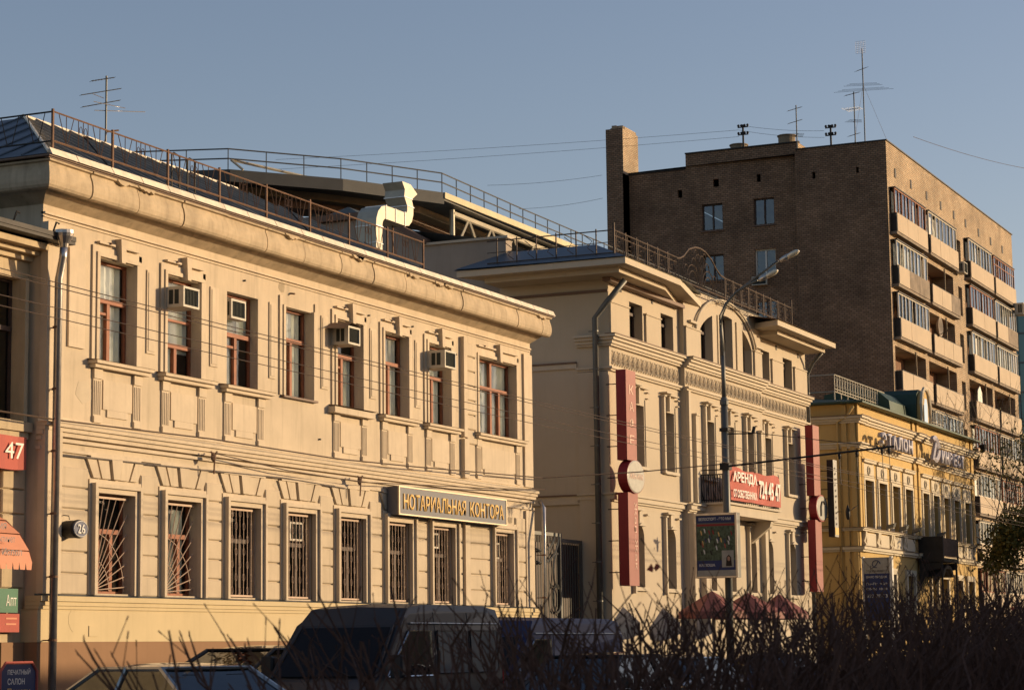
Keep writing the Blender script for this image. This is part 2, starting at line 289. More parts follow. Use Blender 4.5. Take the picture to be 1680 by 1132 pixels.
# ================================================================== building 1: long two-storey cream house
F = 25.0
h1 = thing('town_house', 'long two-storey cream stucco house with heavy bulging cornice and barred ground floor windows', 'building', (34.1, F, 0))
UX = [(35.87+2.375*k, 37.15+2.375*k) for k in range(7)]+[(53.06, 55.46)]
GX = [(35.86+2.395*k, 37.10+2.395*k) for k in range(7)]+[(53.9, 55.05)]
wl = MB(); wallxz(wl, 34.1, 56.5, 1.92, 10.4, F, [(a,b,7.3,9.3) for a,b in UX]+[(a,b,2.83,4.74) for a,b in GX], .26)
wl.quad((34.1,F,0),(34.1,39,0),(34.1,39,10.6),(34.1,F,10.6)); wl.quad((56.5,F,0),(56.5,39,0),(56.5,39,10.6),(56.5,F,10.6)); wl.quad((34.1,39,0),(56.5,39,0),(56.5,39,10.3),(34.1,39,10.3))
put('wall', wl, 'stucco', h1)
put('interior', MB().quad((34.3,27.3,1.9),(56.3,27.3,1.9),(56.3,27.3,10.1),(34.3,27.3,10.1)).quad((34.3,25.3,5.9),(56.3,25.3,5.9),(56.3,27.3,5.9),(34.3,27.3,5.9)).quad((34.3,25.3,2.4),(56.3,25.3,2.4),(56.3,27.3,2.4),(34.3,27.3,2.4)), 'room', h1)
put('plinth', MB().box(34.02,56.58,24.93,25.3,1.92,2.52), 'plinthy', h1)
put('plinth_base', MB().box(34.02,56.58,24.93,25.3,0,1.917), 'plinthb', h1)
mb = MB()
for z0, z1, p in ((2.52,2.58,.10),(2.583,2.66,.13),(2.663,2.76,.17)): mb.box(34.0,56.62,F-p,25.2,z0,z1)
put('plinth_moulding', mb, 'plinthy', h1)
put('ledge_cover', MB().prism([(24.815,2.764),(24.995,2.80),(24.995,2.764)],0,34.0,56.6), 'roofb', h1)
# small survey mark on the plinth
put('survey_plate', MB().box(35.62,35.92,24.915,24.93,2.02,2.22), 'plinthy', h1)
# string courses
mb = MB()
for z0, z1, p in ((5.44,5.50,.05),(5.62,5.68,.07),(5.72,5.80,.10),(5.803,5.88,.15),(5.883,5.95,.20)): mb.box(34.05,56.56,F-p,25.05,z0,z1)
put('string_course', mb, 'trim', h1)
put('string_course_cover', MB().prism([(24.79,5.953),(24.998,6.01),(24.998,5.953)],0,34.03,56.58), 'zinc', h1)
mb = MB()
for z0, z1, p in ((6.04,6.09,.02),(9.80,9.82,.03),(9.86,9.90,.05)): mb.box(34.1,56.48,F-p,25.05,z0,z1)
put('frieze_moulding', mb, 'trim', h1)
# corner strips and right-hand projection
mb = MB(); mb.box(34.08,34.62,24.86,25.02,2.80,9.7)
mb.box(34.9,35.42,24.955,25.02,7.45,9.35)
put('corner_strip', mb, 'trim', h1)
put('corner_strip', MB().box(52.02,52.30,24.88,25.02,2.8,5.40).box(52.02,52.30,24.88,25.02,6.05,7.05).box(52.02,52.22,24.88,25.02,7.1,9.7).box(55.95,56.49,24.93,25.02,2.8,5.4).box(55.95,56.49,24.94,25.02,6.05,9.7), 'trim', h1)
# rusticated piers, block by block
rows = [2.80+.4*k for k in range(6)]
def blocks(x0, x1, z0s, hh, y=24.95, name='stone_block'):
    me = MB().bev(0, x1-x0, -.05, .03, 0, hh, .022).mesh(name, MT['stucco'])
    for z in z0s: put(name, me, None, h1, (x0, F, z+R_.uniform(0,.006)))
for k in range(7):
    a = (34.64 if k == 0 else GX[k-1][1]+.27); b = GX[k][0]-.27
    blocks(a, b, rows, .375)
blocks(GX[6][1]+.27, 52.0, rows, .375); blocks(52.32, GX[7][0]-.27, rows, .375); blocks(GX[7][1]+.27, 55.93, rows, .375)
blocks(52.32, 53.0-.05, [6.95+.38*k for k in range(7)], .355)
# ground floor window surrounds, sills
def surround(a, b, z0, z1, st=(.10,.16,.06), wd=(.10,.08,.07)):
    mb = MB(); o = 0
    for p, wv in zip(st, wd):
        mb.box(a-o-wv, a-o, F-p, F+.02, z0, z1+o+wv); mb.box(b+o, b+o+wv, F-p, F+.02, z0, z1+o+wv); mb.box(a-o+.0005, b+o-.0005, F-p+.001, F+.02, z1+o, z1+o+wv-.001); o += wv+.0005
    return mb
me0 = None
for k, (a, b) in enumerate(GX):
    s_ = surround(0, b-a, 2.80, 4.74) if k in (0, 7) else None
    if s_: me0 = s_.mesh('window_surround', MT['trim'])
    # surround vertices carry absolute y and z, local x
    put('window_surround', me0, None, h1, (0,0,0)).location.x += a
# wedge stones over the ground floor windows
def wedge(cx, x0b, x1b, x0t, x1t, z0=5.02, z1=5.40, p=.05):
    mb = MB(); y = F-p; c = .012
    i = len(mb.v); B = [(x0b,z0),(x1b,z0),(x1t,z1),(x0t,z1)]
    mb.prism([(u, v) for u, v in B], 1, y, F+.02); return mb
for k, (a, b) in enumerate(GX):
    if k == 7: ks = (0, 1)
    else: ks = range(5)
    c = (a+b)/2
    bot = [-.75,-.46,-.13,.15,.48,.80]; top = [-.98,-.62,-.20,.22,.66,1.0]
    for j in ks:
        g = .03; p = .09 if j == 2 else .05
        put('wedge_stone', wedge(c, c+bot[j]+g, c+bot[j+1]-g, c+top[j]+g, c+top[j+1]-g, p=p), 'stucco', h1, (0,0,0))
    if k < 7: put('hood_moulding', MB().box(c-.85,c+.85,F-.075,F+.02,5.405,5.438), 'trim', h1)
# upper floor surrounds, hoods, aprons
def upper_trim(a, b, full=True, left=True, right=True):
    mb = MB(); z0, z1 = 7.3, 9.3
    if left: mb.box(a-.09,a-.002,F-.07,F+.02,z0,z1+.02); mb.box(a-.21,a-.092,F-.04,F+.02,z0,z1+.22)
    if right: mb.box(b+.002,b+.09,F-.06,F+.02,z0,z1+.02); mb.box(b+.092,b+.21,F-.035,F+.02,z0,z1+.22)
    if full:
        mb.box(a-.09,b+.09,F-.071,F+.02,z1+.021,z1+.10); mb.box(a-.19,b+.19,F-.035,F+.02,z1+.101,z1+.22); c = (a+b)/2
        mb.prism([(c-.03,z1-.03),(c+.10,z1-.03),(c+.13,z1+.44),(c-.06,z1+.44)],1,F-.15,F+.02)
        mb.box(a-.05,c-.16,F-.085,F+.02,z1+.27,z1+.31); mb.box(c+.2,b+.05,F-.085,F+.02,z1+.27,z1+.31)
    return mb
for k, (a, b) in enumerate(UX):
    if k == 2: mb = upper_trim(a, b, False, False, False)
    elif k == 3: mb = upper_trim(a, b, False, True, False); put('window_surround', upper_trim(a, b, False, False, True), 'trim', h1)
    else: mb = upper_trim(a, b)
    if k != 2: put('window_surround', mb, 'trim', h1)
    # little bosses from old fixings
    if k not in (2,): put('iron_boss', MB().tube([(a+.3,F,9.62),(a+.3,F-.12,9.6)],.022,6), 'rust', h1)
    if k not in (3,):
        mb = MB(); x0, x1 = a-.22, b+.30
        if k == 4: mb.box(x0-.15,x1+.02,F-.20,F+.02,7.10,7.24)
        else: mb.box(x0-.02,x1+.05,F-.15,F+.02,7.13,7.20).box(x0-.06,x1+.09,F-.22,F+.02,7.203,7.265)
        put('window_sill', mb, 'trim', h1)
        put('sill_cover', MB().prism([(F-.24,7.268),(F-.001,7.30),(F-.001,7.268)],0,x0-.08,x1+.11), 'copper', h1)
    else:
        put('window_sill', MB().box(a-.12,b+.12,F-.10,F+.02,7.25,7.295), 'copper', h1)
    if k != 3:      # apron: two fluted strips and a framed panel
        for e in (a-.14, b-.06):
            mb = MB().box(e,e+.28,F-.06,F+.02,6.08,6.20).box(e,e+.28,F-.06,F+.02,6.93,7.12)
            mb.box(e,e+.28,F-.035,F+.02,6.203,6.927)
            for j in range(4): mb.box(e+.03+.062*j,e+.062+.062*j,F-.048,F-.03,6.24,6.89)
            put('fluted_strip', mb, 'trim', h1)
        x0, x1 = a+.20, b-.10
        mb = MB().box(x0,x1,F-.03,F+.02,6.36,6.93).box(x0+.14,x1-.14,F-.0301,F+.02,6.22,6.358)
        put('apron_panel', mb, 'trim', h1)
# framed strips between upper windows
for k in range(6):
    x0, x1 = UX[k][1]+.40, UX[k+1][0]-.38
    if k in (2,): x0 += .05
    mb = MB().box(x0,x1,F-.028,F+.02,7.62,9.3).box(x0+.045,x1-.045,F-.04,F-.0285,7.67,9.25)
    put('wall_panel', mb, 'trim', h1)
# ---- windows
def frame_mb(w, h, tz, mull, extra=(), t=.055, d=.07):
    mb = MB().box(0,t,0,d,0,h).box(w-t,w,0,d,0,h).box(t,w-t,0,d,0,t).box(t,w-t,0,d,h-t,h)
    mb.box(t,w-t,-.035,d-.01,tz-.045,tz+.045)
    for x in mull: mb.box(x-.05,x+.05,-.02,d-.005,t,tz-.046)
    for x0, x1, z in extra: mb.box(x0,x1,-.005,d-.015,z-.025,z+.025)
    return mb
def window(parent, x0, z0, w, h, tz, mull, extra=(), y=F+.20, fm='wood', gl='glass', cur=None, label=None, name='window', curm='curtain'):
    o = put(name, frame_mb(w, h, tz, mull, extra), fm, parent, (x0, y, z0), label=label)
    put('pane', MB().quad((.03,0,.03),(w-.03,0,.03),(w-.03,0,h-.03),(.03,0,h-.03)), gl, o, (x0, y+.045, z0))
    for (cx, cw, cz, ch) in (cur or ()):
        put('curtain', curtain_mesh(cw, ch, m=MT[curm]), None, o, (x0+cx, y+.10, z0+cz))
    return o
ucur = [[(.03,1.2,.03,1.94)], [(.03,.62,.03,1.94),(.65,.6,.5,1.45)], [(.03,.8,.03,1.94),(.85,.38,1.1,.8)], [(.03,1.2,.03,1.94)], [(.03,.5,.03,1.94),(.6,.62,.03,1.2)], [(.03,1.2,.03,1.94)], [(.03,1.2,.03,1.94)], [(.03,1.25,.03,1.94),(1.5,.85,.03,1.94)]]
for k, (a, b) in enumerate(UX):
    w_ = b-a
    if k < 7:
        tz = (1.22,.62,1.12,1.3,1.2,1.3,1.2)[k]; 
        if k == 1: window(h1, a, 7.3, w_, 2.0, .62, (.66,), ((.0,w_,1.15),(.05,w_-.05,1.5)), cur=ucur[k])
        else: window(h1, a, 7.3, w_, 2.0, tz, (w_/2,), ((.06,w_/2-.05,tz-.25),) if k in (0,2,4) else (), cur=ucur[k])
    else:
        o = window(h1, a, 7.3, w_, 2.0, 1.25, (.45,1.2,1.75), (), cur=ucur[k], label='wide window with two sashes and an open vent')
        put('mullion', MB().box(w_/2-.06,w_/2+.06,-.03,.06,.05,1.95), 'wood', o, (a, F+.20, 7.3))
for k, (a, b) in enumerate(GX):
    w_ = b-a; g = 'glass'
    o = window(h1, a, 2.83, w_, 1.91, 1.2, (w_*.3,w_*.65), (), y=F+.19, fm='darkwood' if k > 1 else 'wood', cur=[(.1,.45,.05,1.1),(.6,.5,.05,1.7)][:1+(k%2)], gl='glass', curm='blind' if k > 1 else 'curtain')
    mb = MB(); t = .011
    if k < 2:       # rays from the lower left corner
        ox, oz = -.02, .02
        for an in (4,14,24,34,43,51,58,65,71,77,82.5,88):
            dx, dz = math.cos(rad(an)), math.sin(rad(an)); L_ = min((w_-.05)/max(dx,1e-3), 1.78/max(dz,1e-3))
            mb.tube([(ox+.04*dx,0,oz),(ox+dx*L_,0,oz+dz*L_)],t,5)
        for rr in (.62, 1.12):
            mb.tube([(ox+rr*math.cos(rad(q)),.012,oz+rr*math.sin(rad(q))) for q in range(0,91,9) if rr*math.cos(rad(q)) < w_-.04],t*.8,5)
        mb.box(0,w_-.06,-.02,.012,1.78,1.82)
        put('window_grille', mb, 'grille', o, (a+.02, F+.07, 2.87))
    else:
        n = 8; mb.box(0,.035,-.015,.015,0,1.86).box(w_-.04,w_-.005,-.015,.015,0,1.86).box(.036,w_-.041,-.015,.015,0,.04).box(.036,w_-.041,-.015,.015,1.82,1.86)
        for j in range(1, n): mb.box(w_*j/n-.005,w_*j/n+.005,-.005,.005,.041,1.819)
        for j in range(1, n, 1):
            for q in range(7):
                if (q+j) % 2 == 0: mb.ring((w_*j/n+w_/n/2*0, -.006, .14+.27*q), .052, .075, .006, 10)
        put('window_grille', mb, 'grille', o, (a, F+.06, 2.85))
# ---- cornice: sloping soffit, bulging cove blocks, eave boards
put('soffit', MB().quad((34.1,25.0,10.04),(56.5,25.0,10.04),(56.62,24.64,10.255),(33.70,24.64,10.255)).quad((56.5,25.0,10.04),(56.62,24.64,10.255),(56.62,24.64,10.3),(56.5,25.0,10.3)), 'cove', h1)
put('soffit', MB().quad((34.1,25.0,10.04),(34.1,38,10.04),(33.70,38,10.255),(33.70,24.64,10.255)), 'cove', h1)
def cove_profile(): return [(24.38,10.14)]+[(24.37-.34*math.sin(rad(t))*.95, 10.14+.47*(1-math.cos(rad(t)))) for t in range(0,91,15)][1:]+[(24.04,10.64),(24.6,10.64),(24.6,10.14)]
JX = [33.05,34.5,36.05,37.63,39.28,40.9,42.52,44.2,45.75,47.37,48.95,50.5,52.2,53.9,55.5,57.35]
PF = [(24.625,10.22),(24.55,10.215),(24.50,10.235),(24.465,10.28),(24.445,10.36),(24.445,10.46),(24.465,10.56),(24.50,10.65),(24.50,10.70),(24.44,10.715),(24.435,10.75),(24.9,10.75),(24.9,10.28),(24.64,10.28)]
JX = [33.5]+[q*1.0116 for q in JX[1:-1]]+[56.75]
for a, b in zip(JX, JX[1:]):
    j = R_.uniform(-.014,.014); mb = MB().prism([(y+j, z) for y, z in PF],0,a+.014,b-.014)
    if a == JX[0]:
        n = len(PF); mb.v[:n] = [(33.70+(y-24.625), y, z) for y, z in PF]
    put('cornice_block', mb, 'cove', h1)
for k, (a, b) in enumerate(((24.64,25.7),(25.7,27.4),(27.4,29),(29,30.7),(30.7,32.4),(32.4,35),(35,38))):
    mb = MB().prism([(33.70+(y-24.625), z) for y, z in PF],1,a+.01,b-.01); n = len(PF)
    if k == 0: mb.v[:n] = [(33.70+(y-24.625), y, z) for y, z in PF]
    put('cornice_block', mb, 'cove', h1)
put('eave_board', MB().box(33.42,56.85,24.38,24.9,10.775,10.81).box(33.46,56.8,24.42,24.5,10.752,10.774), 'copper', h1)
put('eave_board', MB().box(33.42,34.0,24.91,38.5,10.775,10.81), 'copper', h1)
x = 33.44
while x < 56.75:
    L_ = R_.choice((.85,1.0,1.15,.95)); e = min(x+L_, 56.82)
    put('gutter_sheet', MB().prism([(24.335,10.80),(24.345,10.80),(24.42,10.935+R_.uniform(-.006,.006)),(24.41,10.937)],0,x+.012,e-.012), 'zinc', h1, label=None)
    x = e
# ---- roof, sheet by sheet
EX0, EX1, EY, EZ = 33.45, 56.8, 24.42, 10.83
PK = (37.9, 28.3, 12.86); RX1 = 46.4; HX = 51.3
slope = (PK[2]-EZ)/(PK[1]-EY)
def ztop(x, y): return EZ+(y-EY)*slope
x = EX0; k = 0
while x < EX1-.05:
    e = min(x+.60, EX1)
    ya, yb = [min(PK[1], EY+(q-EX0)*(PK[1]-EY)/(PK[0]-EX0)) if q < PK[0] else (max(EY+.35, PK[1]-(q-RX1)*(PK[1]-EY)/(HX-RX1)) if q > RX1 else PK[1]) for q in (x, e)]
    z0 = R_.uniform(-.006,.006); mb = MB()
    mb.quad((x,EY,EZ+z0),(e,EY,EZ+z0),(e,yb,ztop(e,yb)+z0),(x,ya,ztop(x,ya)+z0))
    if yb-EY > .3: mb.box(e-.012,e+.012,0,.001,0,.001); mb.v = mb.v[:-8]; mb.f = mb.f[:-6]
    if yb-EY > .3:
        i = len(mb.v); mb.v += [(e-.013,EY+.06,EZ),(e+.013,EY+.06,EZ),(e+.013,yb,ztop(e,yb)),(e-.013,yb,ztop(e,yb)),(e-.013,EY+.06,EZ+.07),(e+.013,EY+.06,EZ+.07),(e+.013,yb,ztop(e,yb)+.07),(e-.013,yb,ztop(e,yb)+.07)]
        mb.f += [(i,i+1,i+5,i+4),(i+1,i+2,i+6,i+5),(i+2,i+3,i+7,i+6),(i+3,i,i+4,i+7),(i+4,i+5,i+6,i+7)]
    put('roof_sheet', mb, 'roof', h1); x = e
YB = 33.5
y = EY; 
while y < 38:       # left hip
    e = y+.65
    def hx(yy): return EX0+(yy-EY)*(PK[0]-EX0)/(PK[1]-EY) if yy < PK[1] else PK[0]
    def hz(yy): return min(PK[2], ztop(0, yy))
    mb = MB().quad((EX0,y,EZ),(EX0,e,EZ),(hx(e),e,hz(e)),(hx(y),y,hz(y)))
    mb.tube([(EX0+.05,e,EZ+.03),(hx(e),e,hz(e)+.03)],.02,4)
    put('roof_sheet', mb, 'roofb', h1); y = e
put('ridge_cap', MB().tube([(PK[0]-.05,PK[1],PK[2]+.02),(RX1,PK[1],PK[2]+.02)],.05,8).tube([(EX0,EY,EZ+.03),(PK[0],PK[1],PK[2]+.03)],.035,6), 'zinc', h1)
put('roof_back', MB().quad((PK[0],PK[1],PK[2]),(RX1,PK[1],PK[2]),(HX,38.5,10.85),(PK[0],38.5,PK[2])).quad((HX,EY,EZ),(RX1,PK[1],PK[2]),(HX,38.5,10.85)).quad((HX-4,EY+.3,10.84),(EX1,EY+.3,10.84),(EX1,38.5,11.0),(HX-4,38.5,11.0)), 'roof', h1)
# roof railing: a child railing with its own posts
rl = put('roof_railing', MB().tube([(33.97,24.72,11.75),(49.39,24.72,11.73)],.018,5).tube([(33.97,24.72,11.19),(49.39,24.72,11.17)],.022,5), 'rust', h1)
RP = [33.97,35.92,37.87,39.84,41.77,43.69,45.53,47.46,49.39]
for q in RP: put('railing_post', MB().box(q-.022,q+.022,24.70,24.74,10.95,11.80), 'rust', rl)
for a, b in zip(RP, RP[1:]):
    mb = MB(); L_ = b-a; c = (a+b)/2
    for u0, u1 in ((.10,.22),(.22,.22),(.34,.24),(.42,.42),(.5,.5),(.58,.58),(.66,.76),(.78,.78),(.90,.80)): mb.tube([(a+L_*u0,24.72,11.73),(a+L_*u1,24.72,11.19)],.0095,4)
    mb.ring((a+L_*.46,24.72,11.55),.05,.09,.008,8); mb.ring((a+L_*.54,24.72,11.55),.05,.09,.008,8)
    put('railing_bars', mb, 'rust', rl)
mb = MB().tube([(33.97,24.72,11.75),(33.97,36,11.75)],.018,5).tube([(33.97,24.72,11.19),(33.97,36,11.19)],.018,5)
for q in range(5): mb.box(33.95,33.99,26.3+2*q,26.34+2*q,10.95,11.78)
for q in range(14): mb.tube([(33.97,24.9+.6*q,11.73),(33.97,25.05+.6*q,11.19)],.01,4)
for q in range(14): mb.tube([(33.97,25.3+.6*q,11.73),(33.97,25.15+.6*q,11.19)],.01,4)
put('side_railing', mb, 'iron', rl)
# braces behind the railing, small roof gates
for q in (36.0,43.9): put('railing_brace', MB().tube([(q,24.9,11.15),(q+.35,25.7,11.85),(q+.5,25.6,11.82)],.018,5), 'iron', h1)
for q in (38.6,39.2):
    mb = MB(); put('roof_hatch_rail', mb, 'iron', h1) if False else None; mb.tube([(q,25.1,11.1),(q,25.1,11.88),(q+.15,25.15,11.95),(q+.45,25.2,11.93),(q+.6,25.3,11.73),(q+.6,25.3,11.2)],.02,5).tube([(q,25.1,11.6),(q+.6,25.3,11.6)],.015,4); put('roof_hatch_rail', mb, 'iron', h1)
pass
# downpipe at the right end, cables on the facade
def downpipe(parent, pts, r=.075, m='galv', name='downpipe', funnel=True):
    mb = MB().tube(pts, r, 12)
    o = put(name, mb, m, parent, smooth=True)
    if funnel:
        x, y, z = pts[0]; put('funnel', MB().lathe([(r,-.02),(r*1.2,.05),(r*2.2,.18),(r*2.4,.24),(r*2.4,.30),(r*1.2,.31)], (x,y,z), 14), m, o, smooth=False)
    zt, zb = max(p[2] for p in pts), min(p[2] for p in pts); q = zt-1.5
    x, y = pts[-1][0], pts[-1][1]
    while q > zb+.3:
        if q < zt-1.0: put('pipe_clamp', MB().lathe([(r*1.12,-.02),(r*1.12,.02)], (x,y,q), 12).tube([(x,y,q),(x,y+.22,q)],.012,4), 'rust' if m == 'galv' else m, o)
        q -= 1.15
    return o
downpipe(h1, [(34.14,24.55,9.2),(34.16,24.58,9.0),(34.2,24.70,8.6),(34.2,24.72,.3)], .075)
downpipe(h1, [(56.55,24.8,5.7),(56.62,24.7,5.5),(56.35,24.6,4.6),(56.35,24.6,.3)], .06, funnel=False)
# plaster repairs and losses, each with its own outline
rp = random.Random(41)
for k in range(26):
    x, z = rp.uniform(34.8, 56.2), rp.choice((rp.uniform(9.35,9.75), rp.uniform(6.2,7.1), rp.uniform(2.05,2.4), rp.uniform(5.1,5.4), rp.uniform(7.4,9.2)))
    if any(a-.35 < x < b+.35 for a, b in UX) and 7.0 < z < 9.7: continue
    if any(abs(x-(a+b)/2) < 1.0 for a, b in UX) and 6.1 < z < 7.25: continue
    w_, h_ = rp.uniform(.10,.32), rp.uniform(.08,.26); n = 11; y = (24.93 if z < 2.5 else F)-.0035
    pts = [(x+w_*math.cos(6.283*j/n)*rp.uniform(.6,1.15), z+h_*math.sin(6.283*j/n)*rp.uniform(.6,1.15)) for j in range(n)]
    put('plaster_patch', MB().prism(pts,1,y,y+.003), rp.choice(('patchlight','patchdark','patchdark','patchlight')) if z > 2.5 else 'plinthy', h1)
for k in range(9):       # chipped lower edge of the bulging cornice
    x = rp.uniform(34, 56.3); pts = [(x+(j-4)*.07*rp.uniform(.8,1.2), 10.755-rp.uniform(.0,.05)-(.0 if j in (0,8) else rp.uniform(.01,.07))) for j in range(9)]
    put('broken_edge', MB().prism([(x-.3,10.76)]+pts+[(x+.3,10.76)],1,24.42,24.51), 'cove', h1)
for x, z in ((36.6,9.66),(41.3,9.62),(47.0,9.6),(49.3,9.62),(44.6,6.45),(51.75,9.2),(38.0,2.3),(53.2,2.95)):
    put('iron_fixing', MB().tube([(x,F+.01,z),(x,F-.05,z)],.022,6), 'iron', h1)

# ================================================================== left neighbour (only its right end is in view)
h0 = thing('corner_house', 'low cream house at the left edge with an orange awning and a tin eave', 'building', (20, 25.3, 0))
wl = MB(); wallxz(wl, 20, 34.1, 1.92, 9.2, 25.3, [(x, x+1.25, 5.97, 8.6) for x in (25.0,27.6,30.1,32.62)]+[(26.2,28.4,2.0,4.2),(30.3,33.3,1.95,3.6)], .3)
wl.quad((20,25.3,0),(20,38,0),(20,38,9.4),(20,25.3,9.4)); wl.quad((20,38,0),(34.1,38,0),(34.1,38,9.6),(20,38,9.6))
put('wall', wl, 'oldst', h0)
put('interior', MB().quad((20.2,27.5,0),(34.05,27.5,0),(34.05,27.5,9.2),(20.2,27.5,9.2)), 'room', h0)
put('plinth', MB().box(20,30.25,25.22,25.6,0,1.917).box(33.35,34.09,25.22,25.6,0,1.917), 'plinthb', h0)
for z0, z1, p in ((8.95,9.05,.10),(9.053,9.14,.25),(9.143,9.26,.45)): put('cornice', MB().box(20,34.09,25.3-p,25.6,z0,z1), 'oldst', h0)
put('ledge', MB().box(20,34.05,25.12,25.32,5.75,5.93).box(20,34.0,25.18,25.32,5.62,5.747), 'oldst', h0)
put('eave', MB().box(20,34.6,24.62,25.6,9.30,9.36).box(20,34.6,24.60,24.68,9.362,9.45), 'iron', h0)
put('roof', MB().quad((20,24.62,9.37),(34.07,24.62,9.37),(34.07,37,11.0),(20,37,11.0)), 'roofb', h0)
for q in (31.5,32.7,33.9): put('snow_hook', MB().tube([(q,24.64,9.4),(q,24.55,9.62),(q+.08,24.55,9.6)],.02,5), 'iron', h0)
put('window_surround', MB().box(33.872,33.98,25.2,25.32,5.95,8.62).box(32.5,32.617,25.2,25.32,5.95,8.62), 'oldst', h0)
for x in (25.0,27.6,30.1,32.62): window(h0, x, 5.97, 1.25, 2.63, 1.7, (.62,), y=25.5, fm='darkwood', gl='dglass')
window(h0, 30.35, 2.3, 2.9, 1.3, .9, (1.4,), y=25.5, fm='signwhite', gl='glass', cur=[(.1,2.6,.1,1.1)], label='shop window under the awning')
put('door', MB().box(26.22,28.38,25.45,25.5,2.0,4.18), 'darkwood', h0)
for z in (2.9,3.35,3.8,4.25,4.7,5.15): put('stone_block', MB().bev(33.35,34.02,25.25,25.33,z,z+.43,.02), 'oldst', h0)
mb = MB(); ay = [(25.25,4.30),(24.9,4.22),(24.55,4.05),(24.25,3.8),(24.05,3.5),(23.98,3.28)]
for (y0,z0),(y1,z1) in zip(ay, ay[1:]): mb.quad((29.6,y0,z0),(32.55,y0,z0-.02),(32.55,y1,z1),(29.6,y1,z1))
mb.quad((32.55,25.25,4.28),(32.55,24.9,4.20),(32.55,24.55,4.05),(32.55,24.25,3.8),(32.55,24.05,3.5),(32.55,23.98,3.28),(32.55,25.25,3.3))
for k in range(16):
    x = 29.6+k*.184; mb.quad((x,23.98,3.285),(x+.184,23.98,3.285),(x+.16,23.975,3.16),(x+.024,23.975,3.16))
aw = solo('awning', mb, 'orange', 'orange curved shop awning with scalloped edge left of the drainpipe', 'awning')
aw['label'] = 'orange curved shop awning with scalloped edge at the far left'
for s_, z, x in (('полия',3.93,31.25),('Вытинет',3.72,31.5),('Испол',3.5,31.7)): text(s_, 'signgrey', aw, (x,24.0-.02,z-.1), w=.55, h=.12)
bn = thing('rent_banner', 'red cloth banner cut by the left edge with large white digits 47', 'banner', (31.2, 25.1, 5.1))
mb = MB()
for k in range(12):
    x0, x1 = 31.2+k*.22, 31.2+(k+1)*.22; y0, y1 = 25.1+.03*math.sin(k*1.3), 25.1+.03*math.sin((k+1)*1.3); s0, s1 = .04*math.sin(k*.5), .04*math.sin((k+1)*.5)
    mb.quad((x0,y0,5.06+s0),(x1,y1,5.06+s1),(x1,y1,5.64),(x0,y0,5.64))
put('cloth', mb, 'red', bn); text('724 45 47', 'signwhite', bn, (31.45,25.05,5.22), w=2.25, h=.30)
for nm, lb, x, z0, z1, m, s_ in (('pharmacy_sign','green sign panel below the orange awning at the left edge',33.0,2.45,2.88,'green','Апт'),('notice_panel','small red notice panel under the green sign at the left edge',33.05,2.10,2.43,'red','')):
    t = thing(nm, lb, 'sign', (x, 25.1, z0)); put('panel', MB().box(x-.4,x+.70,25.13,25.17,z0,z1), m, t)
    if s_: text(s_, 'signwhite', t, (x+.35,25.125,z0+.12), w=.3, h=.2)
    else:
        put('printed_lines', MB().quad((x+.3,25.125,z1-.1),(x+.62,25.125,z1-.1),(x+.62,25.125,z1-.07),(x+.3,25.125,z1-.07)).quad((x+.3,25.125,z1-.2),(x+.6,25.125,z1-.2),(x+.6,25.125,z1-.17),(x+.3,25.125,z1-.17)), 'orange', t)

# ================================================================== building 2: pale mansion with roof grilles
h2 = thing('mansion', 'pale three-storey mansion with arched centre, frieze and wrought roof grille', 'building', (62.4, F, 0))
XL, XR = 62.4, 82.5
AT = [(64.12,65.24),(66.87,68.0),(76.93,78.06),(79.68,80.8)]
AC_ = [(70.12,71.35),(72.05,73.42),(74.5,75.5)]
F2 = [(64.22,65.2),(66.92,67.9),(70.33,71.3),(72.35,73.35),(74.53,75.5),(77.03,78.05),(79.76,80.76)]
F1 = [(64.15,65.03),(66.87,67.83),(70.4,71.2),(72.4,73.2),(74.6,75.45),(76.93,77.93),(79.65,80.65)]
wl = MB()
HL = [(a,b,11.07,12.26) for a,b in AT]+[(a,b,7.2,9.1) for a,b in F2]+[(a,b,3.5,5.42,.42) for a,b in F1]
def arc_(x): return 11.45+1.45*math.sqrt(max(0, 1-((x-72.75)/3.0)**2))
def inr(h, a, b): return a <= h[0] and h[1] <= b
for a, b, y, zt in ((XL,68.5,25.0,12.95),(68.5,76.5,24.82,13.35),(76.5,XR,25.0,12.95)):
    hs = [h for h in HL if inr(h, a, b)]
    if y < 25: hs += [(AC_[0][0],AC_[0][1],11.12,12.92,.5,arc_),(AC_[1][0],AC_[1][1],11.12,12.92,.2,arc_),(AC_[2][0],AC_[2][1],11.12,12.92,.5,arc_),(71.78,71.92,11.15,12.82),(73.72,73.9,11.15,12.82)]
    wallxz(wl, a, b, .9, zt, y, hs, .34)
wl.quad((68.5,24.82,.9),(68.5,25,.9),(68.5,25,13.35),(68.5,24.82,13.35)); wl.quad((76.5,24.82,.9),(76.5,25,.9),(76.5,25,13.35),(76.5,24.82,13.35))
wl.quad((68.5,24.82,13.35),(76.5,24.82,13.35),(76.5,26,13.35),(68.5,26,13.35)); wl.quad((68.5,26,12.9),(76.5,26,12.9),(76.5,26,13.35),(68.5,26,13.35))
wl.quad((XR,F,0),(XR,45,0),(XR,45,13),(XR,F,13)); wl.quad((XL,F,0),(XL,28.6,0),(XL,28.6,12.95),(XL,F,12.95))
put('wall', wl, 'stucco2', h2)
